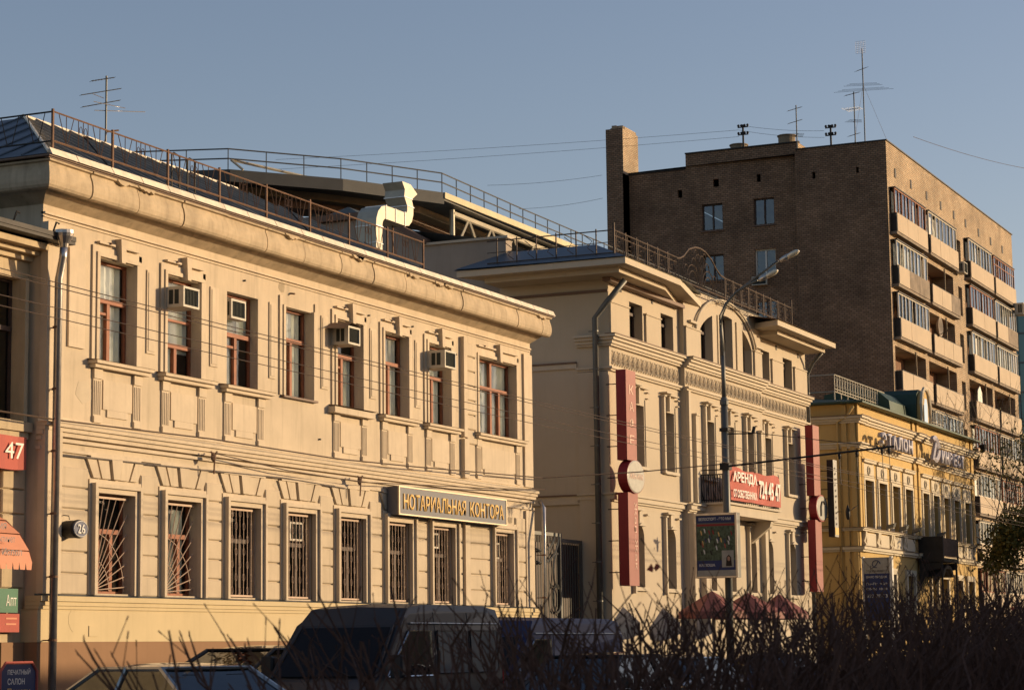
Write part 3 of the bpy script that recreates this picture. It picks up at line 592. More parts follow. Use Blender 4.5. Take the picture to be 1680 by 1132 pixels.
put('rear_wall', MB().quad((62.9,28.6,0),(62.9,48,0),(62.9,48,15.4),(62.9,33.2,15.4),(62.9,31.3,14.35),(62.9,28.6,14.35)).quad((62.9,28.6,12),(63.35,28.6,12),(63.35,28.6,14.35),(62.9,28.6,14.35)).quad((62.4,28.59,0),(62.9,28.59,0),(62.9,28.59,13),(62.4,28.59,13)).quad((63.35,28.61,12.5),(82,28.61,12.5),(82,28.61,13.9),(63.35,28.61,13.9)), 'greyst', h2)
put('coping', MB().box(62.8,63.45,28.5,31.3,14.352,14.43).box(62.8,63.1,31.301,31.5,14.352,14.43), 'trim2', h2)
put('coping', MB().prism([(31.32,14.37),(33.2,15.42),(33.2,15.62),(31.32,14.57)],0,62.7,63.1).box(62.7,63.1,33.202,48,15.42,15.62), 'copper', h2)
# rear parapet to the left, seen over the front roof
put('rear_roof', MB().quad((63,28.7,14.3),(82,28.7,13.9),(82,34,15.3),(63,34,15.3)), 'roofb', h2)
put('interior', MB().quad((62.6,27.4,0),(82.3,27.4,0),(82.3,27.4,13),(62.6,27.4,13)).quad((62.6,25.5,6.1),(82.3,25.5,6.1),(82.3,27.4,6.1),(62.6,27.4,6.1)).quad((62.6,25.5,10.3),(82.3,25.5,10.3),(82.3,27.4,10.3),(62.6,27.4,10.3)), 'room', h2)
put('plinth', MB().box(62.35,68.45,24.9,25.02,0,2.2).box(68.4,76.6,24.7,25.02,0,2.2).box(76.65,82.55,24.9,25.02,0,2.2), 'trim2', h2)
def course(z0, z1, p, name='cornice', side=True, m='trim2', r=True):
    mb = MB().box(XL-(p if side else 0), 68.47, F-p, F+.03, z0, z1)
    mb.box(68.5-.02, 76.52, 24.82-p, 24.84, z0, z1)
    mb.box(76.53, XR+.02, F-p, F+.03, z0, z1)
    if side: mb.box(XL-p, XL+.01, F+.031, 26.05, z0, z1)
    put(name, mb, m, h2)
for z0, z1, p in ((10.68,10.74,.10),(10.743,10.84,.16),(10.843,10.93,.24),(10.933,11.0,.32)): course(z0, z1, p)
for z0, z1, p in ((9.92,9.98,.08),(9.983,10.05,.14)): course(z0, z1, p, 'moulding')
for z0, z1, p in ((6.0,6.06,.07),(6.063,6.2,.14),(6.203,6.26,.2)): course(z0, z1, p, 'ledge')
put('ledge_cover', MB().box(XL-.34,68.44,F-.345,F,11.003,11.025).box(68.45,76.54,24.82-.345,24.84,11.003,11.025).box(76.55,XR+.03,F-.345,F,11.003,11.025), 'copper', h2)
putall('side_moulding', [MB().box(62.34,62.395,26.06,28.58,10.05,10.2), MB().box(62.33,62.395,25.34,28.58,5.95,6.2)], 'trim2', h2)
putall('side_moulding_cover', [MB().box(62.30,62.395,26.06,28.58,10.203,10.25), MB().box(62.34,62.395,25.0,28.58,12.32,12.40), MB().box(62.28,62.395,25.34,28.58,6.203,6.24)], 'copper', h2)
put('corner_pilaster', MB().box(62.28,62.395,25.0,26.0,2.2,9.9), 'stucco2', h2)
# frieze of carved leaves, one by one
lf = MB()
for pts in ([(0,0),(.03,.12),(.0,.25),(.05,.36),(.12,.40)],[(.10,.02),(.13,.14),(.09,.24),(.13,.33)],[(.02,.0),(.12,-.02),(.17,.06)]):
    lf.tube([(u, -.015, v) for u, v in pts], .022, 5, .012)
lfm = lf.mesh('frieze_leaf', MT['trim2'])
x = XL+.15; k = 0
while x < XR-.2:
    if not (68.3 < x < 68.5 or 76.3 < x < 76.55):
        o = put('frieze_leaf', lfm, None, h2, (x, (24.82 if 68.5 < x < 76.5 else 25.0)-.01, 10.16)); o.scale = (1 if k % 2 else -1, 1, 1)
        if k % 2 == 0: o.location.x += .17
    x += .2; k += 1
# attic strips between windows, capped
for a, b in ((62.42,63.95),(65.40,66.70),(78.22,79.52),(80.96,82.48)):
    put('attic_panel', MB().box(a,b,F-.07,F+.02,11.03,12.0).box(a-.03,b+.03,F-.10,F+.02,12.003,12.05), 'stucco2', h2)
for a, b in ((68.55,69.95),(75.65,76.45)): put('attic_panel', MB().box(a,b,24.75,24.84,11.03,12.0).box(a-.03,b+.03,24.72,24.84,12.003,12.05), 'stucco2', h2)
for q in (63.4,66.1,78.9,81.6): put('vent_slot', MB().box(q-.06,q+.07,F-.02,F+.01,12.45,12.62), 'iron', h2)
# big arch moulding over the centre windows
cx = 72.6
for r, t_, p in ((3.25,.05,.16),(3.12,.045,.09)):
    put('arch_moulding', MB().tube([(cx+r*math.cos(rad(q)), 24.82-p*.5, 11.75+r*.5*math.sin(rad(q))) for q in range(12,169,6)], t_*.85, 6), 'trim2', h2, smooth=True)
putall('arch_spring', [MB().box(75.75,76.5,24.70,24.84,12.16,12.24), MB().box(68.9,69.6,24.70,24.84,12.2,12.28)], 'trim2', h2)
# windows
for a, b in AT: window(h2, a, 11.07, b-a, 1.19, .9, ((b-a)/2,), y=25.28, fm='darkwood', gl='dglass', name='attic_window')
for (a, b), h in zip(AC_, (1.7,1.78,1.7)): window(h2, a, 11.12, b-a, h, 1.0, (), y=25.1, fm='darkwood', gl='dglass', name='arched_window')
for q in ((71.78,71.92),(73.72,73.9)): put('slit_window', MB().quad((q[0],25.1,11.15),(q[1],25.1,11.15),(q[1],25.1,12.82),(q[0],25.1,12.82)), 'dglass', h2)
def inset(x): return 24.82 if 68.5 < x < 76.5 else 25.0
for k, (a, b) in enumerate(F2):
    y = inset(a); window(h2, a, 7.2, b-a, 1.9, 1.3, ((b-a)/2,), y=y+.27, fm='darkwood', gl='glass', cur=[(.1,.75,.1,1.2)] if k % 2 else None, curm='blind')
    mb = MB().box(a-.26,a-.14,y-.14,y+.02,7.12,9.55).box(a-.30,a-.10,y-.18,y+.02,9.552,9.60)
    mb.box(b+.07,b+.11,y-.03,y+.02,7.2,9.3)
    put('window_surround', mb, 'trim2', h2)
    mb = MB().box(a-.25,a+.30,y-.24,y+.02,9.66,9.70).box(a+.31,b+.12,y-.15,y+.02,9.62,9.655).box(b+.13,b+.30,y-.11,y+.02,9.52,9.555).box(b+.16,b+.32,y-.08,y+.02,9.34,9.37)
    mb.prism([((a+b)/2-.20,9.12),((a+b)/2-.14,9.12),((a+b)/2-.10,9.61),((a+b)/2-.19,9.61)],1,y-.12,y+.02)
    put('window_hood', mb, 'trim2', h2)
    put('window_sill', MB().box(a-.12,b+.12,y-.12,y+.02,7.10,7.195), 'trim2', h2)
for k, (a, b) in enumerate(F1):
    y = inset(a); window(h2, a, 3.5, b-a, 1.92, 1.35, ((b-a)/2,), y=y+.27, fm='darkwood', gl='dglass')
    put('window_surround', MB().box(a-.24,a-.13,y-.13,y+.02,3.3,5.72).box(a-.28,a-.10,y-.17,y+.02,5.722,5.77), 'trim2', h2)
    mb = MB().box(a-.2,a+.38,y-.20,y+.02,5.82,5.88).box(b+.02,b+.25,y-.12,y+.02,5.70,5.75)
    mb.prism([((a+b)/2-.2,5.43),((a+b)/2+.2,5.43),((a+b)/2-.05,5.9),((a+b)/2-.18,5.9)],1,y-.10,y+.02)
    mb.prism([((a+b)/2-.3,5.36),((a+b)/2+.34,5.36),((a+b)/2+.1,5.46),((a+b)/2-.1,5.46)],1,y-.14,y+.02)
    put('window_hood', mb, 'trim2', h2)
    put('window_sill', MB().box(a-.12,b+.12,y-.12,y+.02,3.38,3.495), 'trim2', h2)
# thin pilaster strips on the centre bay
for q in (69.1, 75.9): put('pilaster_strip', MB().box(q,q+.28,24.68,24.84,6.3,9.15).box(q-.03,q+.31,24.64,24.84,9.152,9.22), 'trim2', h2)
for q in (68.52,): put('pilaster_strip', MB().box(q,q+.25,24.62,24.84,2.2,5.95).box(q,q+.2,24.70,24.84,6.3,9.9), 'trim2', h2)
for q in (75.9, 69.6): put('pilaster_strip', MB().box(q,q+.32,24.62,24.84,2.2,5.9), 'trim2', h2)
# eaves: two roof slabs with deep soffits
def eave(pts, z0=12.86, z1=13.05, nm='eave'):
    put(nm, MB().prism(pts, 2, z0, z1), 'trim2', h2)
put('eave_soffit', MB().prism([(61.3,24.2),(65.2,24.2),(68.4,24.98),(68.4,25.0),(62.35,25.0),(62.35,28.6),(61.3,28.6)],2,12.70,12.858), 'stucco2', h2)
eave([(60.8,23.8),(65.5,23.8),(70.2,24.80),(62.3,25.4),(62.3,28.6),(60.8,29.3)])
put('gutter_moulding', MB().box(61.9,68.4,24.72,24.98,12.58,12.69), 'copper', h2)
eave([(75.4,23.8),(82.6,23.8),(82.6,26.0),(76.52,26.0),(75.9,24.81)])
put('eave_soffit', MB().prism([(76.6,24.2),(82.5,24.2),(82.5,24.98),(76.6,24.98)],2,12.70,12.858), 'stucco2', h2)
put('roof_slope', MB().quad((60.75,23.75,13.056),(66,23.75,13.056),(70.3,24.8,13.3),(70.3,28.6,14.1),(63.2,28.5,14.0),(60.75,29.35,13.1)).quad((60.75,23.75,13.054),(60.75,29.4,13.054),(62.9,28.6,13.9),(62.9,25.6,13.9)), 'roofb', h2)
put('roof_slope', MB().quad((60.75,23.75,13.075),(62.4,25.4,13.55),(62.4,28.6,13.55),(60.75,29.4,13.075)).quad((62.4,25.4,13.55),(64,27,13.8),(64,28.6,13.8),(62.4,28.6,13.55)), 'roofb', h2)
put('roof_slope', MB().quad((70.3,24.8,13.36),(75.3,24.8,13.36),(75.3,28.6,14.0),(70.3,28.6,14.0)).quad((75.3,23.72,13.056),(82.7,23.72,13.056),(82.7,28.6,13.9),(75.3,28.6,13.9)), 'copper', h2)
# wrought iron roof grille
gr = put('roof_grille', MB().tube([(61.3,24.35,13.98),(66.7,24.35,13.98)],.022,5).tube([(61.3,24.35,13.82),(66.7,24.35,13.82)],.014,5).tube([(61.3,24.35,13.30),(78.8,24.35,13.30)],.025,5).tube([(71.3,24.35,13.98),(78.8,24.35,13.95)],.022,5), 'wrought', h2)
gm = MB()      # one bay, .92 wide
gm.box(-.02,.02,-.02,.02,0,.80).box(.15,.17,-.01,.01,.1,.7)
for pts in ([(.17,.60),(.45,.60),(.45,.45),(.30,.42)],[(.17,.3),(.40,.3),(.52,.22),(.62,.32),(.52,.44),(.62,.55),(.75,.5)],[(.75,.7),(.75,.1)],[(.2,.12),(.4,.18),(.6,.12),(.75,.25)],[(.55,.70),(.6,.6),(.75,.62)]):
    gm.tube([(u,0,v) for u, v in pts], .014, 4)
gmm = gm.mesh('grille_bay', MT['wrought'])
for k in range(6): put('grille_bay', gmm, None, gr, (61.35+.9*k, 24.35, 13.24))
for k in range(9): put('grille_bay', gmm, None, gr, (71.35+.83*k, 24.35, 13.22))
put('grille_post', MB().box(61.28,61.33,24.32,24.37,13.1,14.2), 'wrought', gr); put('grille_post', MB().box(78.8,78.84,24.32,24.37,13.1,14.25), 'wrought', gr)
mb = MB(); c = 68.95
mb.tube([(c+u,24.35,v) for u, v in ((-2.3,13.95),(-1.95,14.0),(-1.6,14.12),(-1.1,14.42),(-.5,14.58),(0,14.62),(.5,14.58),(1.1,14.42),(1.6,14.15),(2.0,14.02),(2.4,13.98))],.03,6)
for s_ in (-1, 1):
    for rr, dx, dz in ((.62,.75,.0),(.42,.75,.0),(.30,.2,.75),(.2,1.35,.35),(.16,.42,1.0),(.24,.62,.62)):
        mb.tube([(c+s_*(dx+rr*math.cos(rad(q)))*1.0, 24.35, 13.34+dz+rr*math.sin(rad(q))) for q in range(-10 if dz else 0,230 if dz else 181,18)], .018, 4)
    mb.tube([(c+s_*.05,24.35,13.32),(c+s_*.12,24.35,13.8),(c+s_*.35,24.35,14.2),(c+s_*.25,24.35,14.5)],.018,4)
    mb.tube([(c+s_*1.6,24.35,13.32),(c+s_*1.75,24.35,13.7),(c+s_*1.6,24.35,14.05)],.018,4); mb.tube([(c+s_*2.1,24.35,13.32),(c+s_*2.1,24.35,13.95)],.014,4)
put('grille_arch', mb, 'wrought', gr)
mb = MB().tube([(61.3,24.35,13.98),(61.3,28.5,13.98)],.02,5).tube([(61.3,24.35,13.30),(61.3,28.5,13.30)],.02,5).tube([(61.3,24.35,13.62),(61.3,28.5,13.62)],.012,4)
for k in range(6): mb.box(61.28,61.32,24.9+.65*k,24.93+.65*k,13.1,14.05)
for k in range(5): mb.tube([(61.3,25.0+.65*k,13.35),(61.3,25.2+.65*k,13.5),(61.3,25.05+.65*k,13.7),(61.3,25.3+.65*k,13.9)],.012,4)
put('side_railing', mb, 'wrought', gr)
# downpipes
downpipe(h2, [(62.15,24.35,12.6),(61.95,24.9,11.9),(62.05,25.3,11.5),(62.05,25.3,.4)], .09, 'post', funnel=False)
downpipe(h2, [(82.4,24.3,12.7),(82.5,24.7,12.35),(82.6,24.95,11.9),(82.6,24.95,.4)], .07, 'post', funnel=False)
# balcony
bl = put('balcony', MB().box(69.7,75.4,23.85,24.84,6.27,6.34).box(69.85,75.25,23.95,24.84,5.95,6.267), 'trim2', h2)
put('bracket', MB().prism([(24.8,5.2),(24.8,5.94),(24.05,5.94),(24.1,5.75)],0,70.1,70.35), 'trim2', bl); put('bracket', MB().prism([(24.8,5.2),(24.8,5.94),(24.05,5.94),(24.1,5.75)],0,74.8,75.05), 'trim2', bl)
mb = MB()
for z in (7.40,7.25,6.42): mb.tube([(69.8,24.8,z),(69.8,23.92,z),(75.3,23.92,z),(75.3,24.8,z)],.02,5)
for k in range(11): mb.box(69.78,69.82,24.78-.08*k,24.80-.08*k,6.34,7.25)
for k in range(28): mb.box(69.9+.2*k-.01,69.9+.2*k+.01,23.91,23.93,6.34,7.25)
for k in range(4): mb.tube([(69.72,24.7-.2*k,6.4),(69.60,24.72-.2*k,6.75),(69.70,24.7-.2*k,7.2)],.018,4)
put('balcony_railing', mb, 'iron', bl)

# ================================================================== steel roof deck behind
dk = thing('roof_deck', 'round-cornered steel roof deck with thin railing and truss behind the town house roof', 'roof structure', (68, 33.2, 14))
PL = [(56.5,52),(58.2,47),(59.3,43.3),(60.3,40.2),(61.2,37.6),(64.2,35.1),(67.8,33.15),(74.9,33.3),(90,33.4),(104,33.5)]
slabp = PL+[(104,36),(76,35.8),(70,35.9),(66.3,37.6),(64,40.4),(62.5,43.2),(61,47.2),(59,52)]
put('deck_slab', MB().prism(slabp, 2, 16.86, 17.08), 'deck', dk)
mb = MB()
for (a, b), (c, d) in zip(PL[:6], PL[1:7]):
    mb.quad((a,b-.03,16.72),(c,d-.03,16.72),(c,d-.03,17.12),(a,b-.03,17.12)); mb.quad((a,b-.03,17.12),(c,d-.03,17.12),(c,d+.3,17.12),(a,b+.3,17.12))
put('fascia', mb, 'deck', dk)  # shaded run, its shade put into the dark colour
put('fascia', MB().box(67.81,104,33.08,33.14,16.92,17.13), 'silo', dk)  # sunlit run of that fascia, the sunlight put into the cream
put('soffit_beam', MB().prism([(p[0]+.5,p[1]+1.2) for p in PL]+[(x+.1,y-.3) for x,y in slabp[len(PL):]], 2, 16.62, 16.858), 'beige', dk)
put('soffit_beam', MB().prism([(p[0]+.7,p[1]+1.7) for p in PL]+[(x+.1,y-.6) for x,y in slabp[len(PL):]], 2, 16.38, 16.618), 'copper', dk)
dr = put('deck_railing', MB().tube([(a,b+.05,17.80) for a,b in PL],.025,5).tube([(a,b+.05,17.48) for a,b in PL],.025,5), 'post', dk)
for (a, b), (c, d) in zip(PL, PL[1:]):
    n = max(1, round(math.hypot(c-a, d-b)/1.15))
    for k in range(n): put('railing_post', MB().tube([(0,0,0),(0,0,.78)],.02,4), 'post', dr, (a+(c-a)*k/n, b+(d-b)*k/n+.05, 17.02))
tr = put('truss', MB().tube([(69.2,33.5,16.68),(104,33.8,16.68)],.10,8).tube([(69.2,33.5,15.6),(104,33.8,15.6)],.07,8).tube([(69.2,33.5,16.8),(69.2,33.5,15.6)],.09,6), 'truss', dk)
for k in range(18):
    x = 69.6+1.9*k
    put('diagonal', MB().tube([(x,33.5,15.6),(x+.95,33.52,16.65)],.06,5), 'truss', tr); put('diagonal', MB().tube([(x+.95,33.5,16.65),(x+1.9,33.52,15.6)],.06,5), 'truss', tr)
for x, y, dx in ((61.0,42.5,1.3),(62.0,38.6,1.4),(66.0,36.6,1.3),(71,36.5,1.2)):
    for s_ in (-1, 1): put('strut', MB().box(-.1,.1,-.1,.1,0,2.9), 'deck', dk, (x+s_*dx,y,13.8)).rotation_euler = (0, -s_*.55, .2)
    put('gusset', MB().box(x-.35,x+.35,y-.04,y+.04,16.1,16.55), 'deck', dk)
for q in ((62,40),(65,36.6),(70,35),(75,35)): put('column', MB().box(q[0]-.12,q[0]+.12,q[1]-.12,q[1]+.12,13,16.2), 'deck', dk)
put('cladding_wall', MB().prism([(57.5,42.6),(60,41.3),(62.3,41.6),(64,43.5),(64,48),(57.5,48)], 2, 13.0, 16.09), 'silo', dk)
mb = MB()
for a, b, c in ((61.3,37.0,.4),): mb.tube([(a,b+.6,17.45),(a+2.8,b-.9,17.2)],.05,5).tube([(a,b+.6,17.45),(a+.1,b+.2,17.1)],.04,5)
put('leaning_tube', mb, 'truss', dk)
# rooftop service sheds in front of the truss
sh = solo('roof_shed', MB().prism([(33.0,14.2),(36,14.2),(36,15.6),(34.5,16.0),(33.0,15.1)],0,63.5,68.5), 'roofb', 'low blue grey tin roof shed behind the grey side wall', 'shed')
# air duct
du = thing('air_duct', 'large bent galvanised air duct rising above the roof railing', 'air duct', (56, 30, 12.4))
def ductloft(secs, nm, m='duct'):
    mb = MB(); i0 = 0
    for (cx, cz, ang, wd) in secs:
        dx, dz = math.cos(ang)*wd/2, math.sin(ang)*wd/2
        mb.v += [(cx-dx,29.5,cz-dz),(cx+dx,29.5,cz+dz),(cx+dx,30.15,cz+dz),(cx-dx,30.15,cz-dz)]
    for k in range(len(secs)-1):
        for j in range(4): mb.f.append((k*4+j,k*4+(j+1)%4,(k+1)*4+(j+1)%4,(k+1)*4+j))
    n = len(secs)-1; mb.f += [(3,2,1,0),(n*4,n*4+1,n*4+2,n*4+3)]
    put(nm, mb, m, du)
h_ = math.pi
ductloft([(56.15,12.0,0,.38),(56.15,13.70,0,.38)], 'duct_riser')
ductloft([(56.15,13.71,0,.38),(56.17,13.85,-.35,.38),(56.24,14.0,-.75,.38),(56.38,14.12,-1.15,.38),(56.56,14.17,-1.57,.38)], 'duct_elbow')
ductloft([(56.57,14.17,-1.57,.39),(57.74,14.17,-1.57,.39)], 'duct_run')
ductloft([(57.76,14.17,-1.57,.40),(57.95,14.20,-1.15,.40),(58.07,14.31,-.75,.40),(58.12,14.45,-.35,.40),(58.12,14.6,-.0,.40)], 'duct_elbow')
ductloft([(58.12,14.61,0,.41),(57.98,14.83,0,.46)], 'duct_section')
ductloft([(57.98,14.84,0,.50),(58.18,15.06,0,.80),(57.88,15.27,0,.55)], 'duct_cowl')
for (cx, cz, vert, wd) in ((56.15,13.2,0,.42),(56.15,13.70,0,.43),(56.57,14.17,1,.43),(57.16,14.17,1,.42),(57.75,14.17,1,.44),(58.12,14.60,0,.45),(57.98,14.835,0,.54)):
    put('flange', MB().box(cx-(.012 if vert else wd/2),cx+(.012 if vert else wd/2),29.48,30.17,cz-(wd/2 if vert else .012),cz+(wd/2 if vert else .012)), 'galv', du)
for q in (56.15,57.6): put('duct_leg', MB().box(q-.02,q+.02,29.8,29.84,12.0,13.98), 'rust', du)

# ================================================================== building 3: ochre yellow house
h3 = thing('yellow_house', 'ochre yellow two-storey house with white pilasters, green roof and round-topped dormer', 'building', (89.4, F, 0))
YL, YR = 89.4, 110.4
YW = [(90.2,91.5),(92.38,93.6),(94.55,95.75),(96.7,97.95),(99.8,100.9),(101.7,102.8),(103.7,104.85),(105.75,106.95),(107.9,109.1)]
YG = [(a,b,1.6,4.6) for a, b in ((90.2,91.5),(93.3,94.6),(96.6,97.8),(100.9,102.0),(102.9,104.0),(105.6,106.8),(108.0,109.2))]
wl = MB(); wallxz(wl, YL, YR, .8, 11.45, F, [(a,b,6.42,8.38) for a,b in YW]+YG, .3)
wl.quad((YL,F,0),(YL,42,0),(YL,42,11.45),(YL,F,11.45)); wl.quad((YR,F,0),(YR,42,0),(YR,42,11.45),(YR,F,11.45)); wl.quad((YL,42,0),(YR,42,0),(YR,42,11.4),(YL,42,11.4))
put('wall', wl, 'yellow', h3)
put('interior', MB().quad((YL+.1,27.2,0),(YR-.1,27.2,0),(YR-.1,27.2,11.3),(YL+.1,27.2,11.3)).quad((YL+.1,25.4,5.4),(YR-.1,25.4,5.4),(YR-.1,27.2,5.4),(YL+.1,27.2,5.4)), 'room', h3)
put('plinth', MB().box(YL-.1,YR+.1,F-.12,F+.1,0,.9), 'greyst', h3)
def ycourse(z0, z1, p, m='white', nm='cornice'):
    put(nm, MB().box(YL-p,YR+p*.6,F-p,F+.03,z0,z1).box(YL-p,YL+.01,F+.031,30,z0,z1).box(98.25,99.5,F-p-.12,F-p-.001,z0,z1).box(YL-p-.05,YL+.9,F-p-.07,F-p-.001,z0,z1).box(109.5,YR+p*.6,F-p-.07,F-p-.001,z0,z1), m, h3)
for z0, z1, p in ((9.62,9.70,.08),(9.703,9.80,.14),(9.803,9.86,.22),(10.66,10.74,.10),(10.743,10.84,.18),(10.843,10.94,.28),(5.42,5.50,.10),(5.503,5.62,.18),(6.26,6.32,.12),(6.323,6.38,.18)): ycourse(z0, z1, p)
ycourse(10.943, 10.97, .33, 'copper', 'cornice_cover'); ycourse(6.382, 6.40, .24, 'copper', 'ledge_cover'); ycourse(5.623, 5.64, .22, 'copper', 'ledge_cover')
put('eave', MB().box(YL-.45,YR+.3,F-.42,F+.6,11.45,11.52).box(YL-.45,YL+.2,F+.601,42,11.45,11.52), 'roofg', h3)
put('roof', MB().quad((YL-.45,F-.42,11.525),(YR+.3,F-.42,11.525),(YR-5,31,12.45),(YL+5,31,12.45)).quad((YL-.45,F-.42,11.525),(YL+5,31,12.45),(YL+5,42,12.45),(YL-.45,42,11.525)).quad((YL+5,31,12.45),(YR-5,31,12.45),(YR-5,42,12.45),(YL+5,42,12.45)).quad((YR+.3,F-.42,11.525),(YR-5,31,12.45),(YR-5,42,12.45),(YR+.3,42,11.525)), 'roofg', h3)
for k in range(33):
    x = YL+.1+.65*k; e = min(1, min(x-YL+.45, YR+.3-x)/5.4)
    put('roof_seam', MB().tube([(x,F-.3,11.56),(x,F-.42+6.4*e,11.55+.93*e)],.022,4), 'roofg', h3)
for a, b in ((YL,YL+.28),(YL+.42,YL+.72),(98.3,98.62),(99.12,99.44),(109.6,110.0)):
    put('pilaster', MB().box(a,b,F-.07,F+.02,6.42,9.6).box(a-.03,b+.03,F-.10,F+.02,9.3,9.45), 'yellow', h3)
for a, b in ((YL,YL+.28),(98.3,98.62),(99.12,99.44),(109.6,110.0)): put('pilaster', MB().box(a,b,F-.07,F+.02,9.88,10.65).box(a,b,F-.07,F+.02,10.98,11.44), 'yellow', h3)
for y0, y1 in ((25.05,25.25),(25.4,25.62),(27.6,27.75)): put('side_pilaster', MB().box(YL-.09,YL+.01,y0,y1,.9,11.4), 'yellow', h3)
put('side_panel', MB().box(YL-.05,YL+.01,28.0,31.5,9.9,10.4).box(YL-.05,YL+.01,28.0,31.5,9.7,9.88), 'white', h3)
for k, (a, b) in enumerate(YW):
    window(h3, a, 6.42, b-a, 1.96, 1.35, ((b-a)/2,), y=25.24, fm='darkwood', gl='dglass', cur=[(.1,.9,.1,1.2)] if k == 4 else None)
    put('window_surround', MB().box(a-.16,a-.003,F-.09,F+.02,6.405,8.5).box(b+.003,b+.16,F-.09,F+.02,6.405,8.5).box(a-.158,b+.158,F-.092,F+.02,8.383,8.499).box(a-.25,a-.17,F-.04,F+.02,6.41,8.48), 'white', h3)
    mb = MB().box(a-.20,b+.20,F-.05,F+.02,8.52,9.06); put('medallion_panel', mb, 'white', h3)
    put('medallion', MB().ring(((a+b)/2,F-.07,8.79),.17,.17,.035,14,m=6), 'white', h3)
    put('window_header', MB().box(a-.30,b+.26,F-.16,F+.02,9.10,9.2).box(a-.33,b+.29,F-.20,F+.02,9.203,9.24), 'white', h3)
    put('pedestal_panel', MB().box(a-.05,b+.05,F-.09,F+.02,5.68,6.2), 'white', h3)
    for q in (a-.45, b+.22): 
        if not 98.0 < q < 98.2: put('baluster', MB().prism([(F+.02,5.645),(F-.12,5.645),(F-.16,5.72),(F-.08,5.85),(F-.15,6.05),(F-.17,6.25),(F+.02,6.25)],0,q,q+.2), 'white', h3)
for (a, b, z0, z1) in YG:
    window(h3, a, z0, b-a, z1-z0, 2.1, ((b-a)/2,), y=25.22, fm='darkwood', gl='dglass')
    put('window_surround', MB().box(a-.22,a-.003,F-.10,F+.02,z0,z1+.26).box(b+.003,b+.22,F-.10,F+.02,z0,z1+.26).box(a-.218,b+.218,F-.102,F+.02,z1+.003,z1+.259), 'white', h3)
# dormer
dm = put('dormer', MB().prism([(101.75,11.53),(103.05,11.53),(103.05,12.6),(102.9,13.0),(102.6,13.22),(102.2,13.22),(101.9,13.0),(101.75,12.6)],1,25.35,25.55), 'yellow', h3)
put('dormer_arch', MB().tube([(101.6,25.3,11.55),(101.6,25.3,12.6),(101.8,25.3,13.1),(102.15,25.3,13.35),(102.65,25.3,13.35),(103.0,25.3,13.1),(103.2,25.3,12.6),(103.2,25.3,11.55)],.09,6), 'white', dm)
put('dormer_window', MB().prism([(102.1,11.75),(102.75,11.75),(102.75,12.6),(102.6,12.9),(102.25,12.9),(102.1,12.6)],1,25.30,25.345), 'dglass', dm)
mb = MB(); pr = [(101.65,11.5),(103.15,11.5),(103.15,12.6),(103.0,13.08),(102.65,13.32),(102.15,13.32),(101.8,13.08),(101.65,12.6)]
put('dormer_roof', mb.prism(pr,1,25.56,29.8), 'roofg', dm)
# dome beside the dormer
put('roof_vault', MB().prism([(25.9,11.6),(29,11.6),(29,12.9),(27.6,13.15),(26.5,12.95),(26.0,12.5)],0,98.5,101.6), 'roofg', h3)
for i, (a, b, z) in enumerate(((91.6,99.6,12.25),(107.0,110.5,12.3))):
    mb = MB()
    for dz in (0,.12,.72): mb.tube([(a,26.5,z+dz),(b,26.5,z+dz)],.022,5)
    n = int((b-a)/.4)
    for k in range(n+1):
        x = a+(b-a)*k/n; mb.box(x-.012,x+.012,26.49,26.51,z,z+.72)
        if k < n: mb.ring((x+.2,26.5,z+.42),.14,.2,.012,8)
    if i == 0: mb.tube([(a,26.5,z+.72),(a,33,z+.72)],.02,4).tube([(a,26.5,z),(a,33,z)],.02,4)
    for k in range(int(b-a)): mb.box(a+k-.015,a+k+.015,26.49,26.53,z-.55,z)
    put('roof_railing', mb, 'truss', h3)
b3 = put('balcony', MB().box(98.5,101.4,23.8,24.9,5.25,5.42).box(98.5,98.56,23.8,24.9,5.42,6.36).box(98.561,98.66,23.80,23.86,5.42,6.38).box(101.3,101.4,23.80,23.86,5.42,6.38), 'iron', h3)
put('balcony_panel', MB().box(98.68,101.28,23.81,23.85,5.5,6.3), 'rust', b3)
putall('bracket', [MB().prism([(24.9,4.2),(24.9,5.24),(23.85,5.24),(23.95,4.95),(24.5,4.85)],0,q,q+.15) for q in (98.55,101.2)], 'iron', b3); put('post', MB().tube([(98.6,23.9,.1),(98.6,23.9,5.25)],.05,6), 'iron', b3); put('post', MB().tube([(101.3,23.9,.1),(101.3,23.9,5.25)],.05,6), 'iron', b3)
put('porch_canopy', MB().prism([(98.75,4.6),(98.95,4.9),(99.35,5.1),(99.7,5.12),(100.2,5.1),(100.6,4.9),(100.8,4.6),(100.6,4.6),(100.1,4.95),(99.4,4.95),(98.95,4.6)],1,23.9,24.9), 'iron', b3)
downpipe(h3, [(YL-.35,25.0,11.3),(YL-.25,25.3,10.95),(YL-.18,25.75,10.7),(YL-.18,25.75,3.0)], .05, 'yellow', funnel=False)
put('rainwater_head', MB().lathe([(.08,-.1),(.16,.1),(.2,.25),(.05,.3)], (YR+.25,24.55,11.1), 10), 'iron', h3)

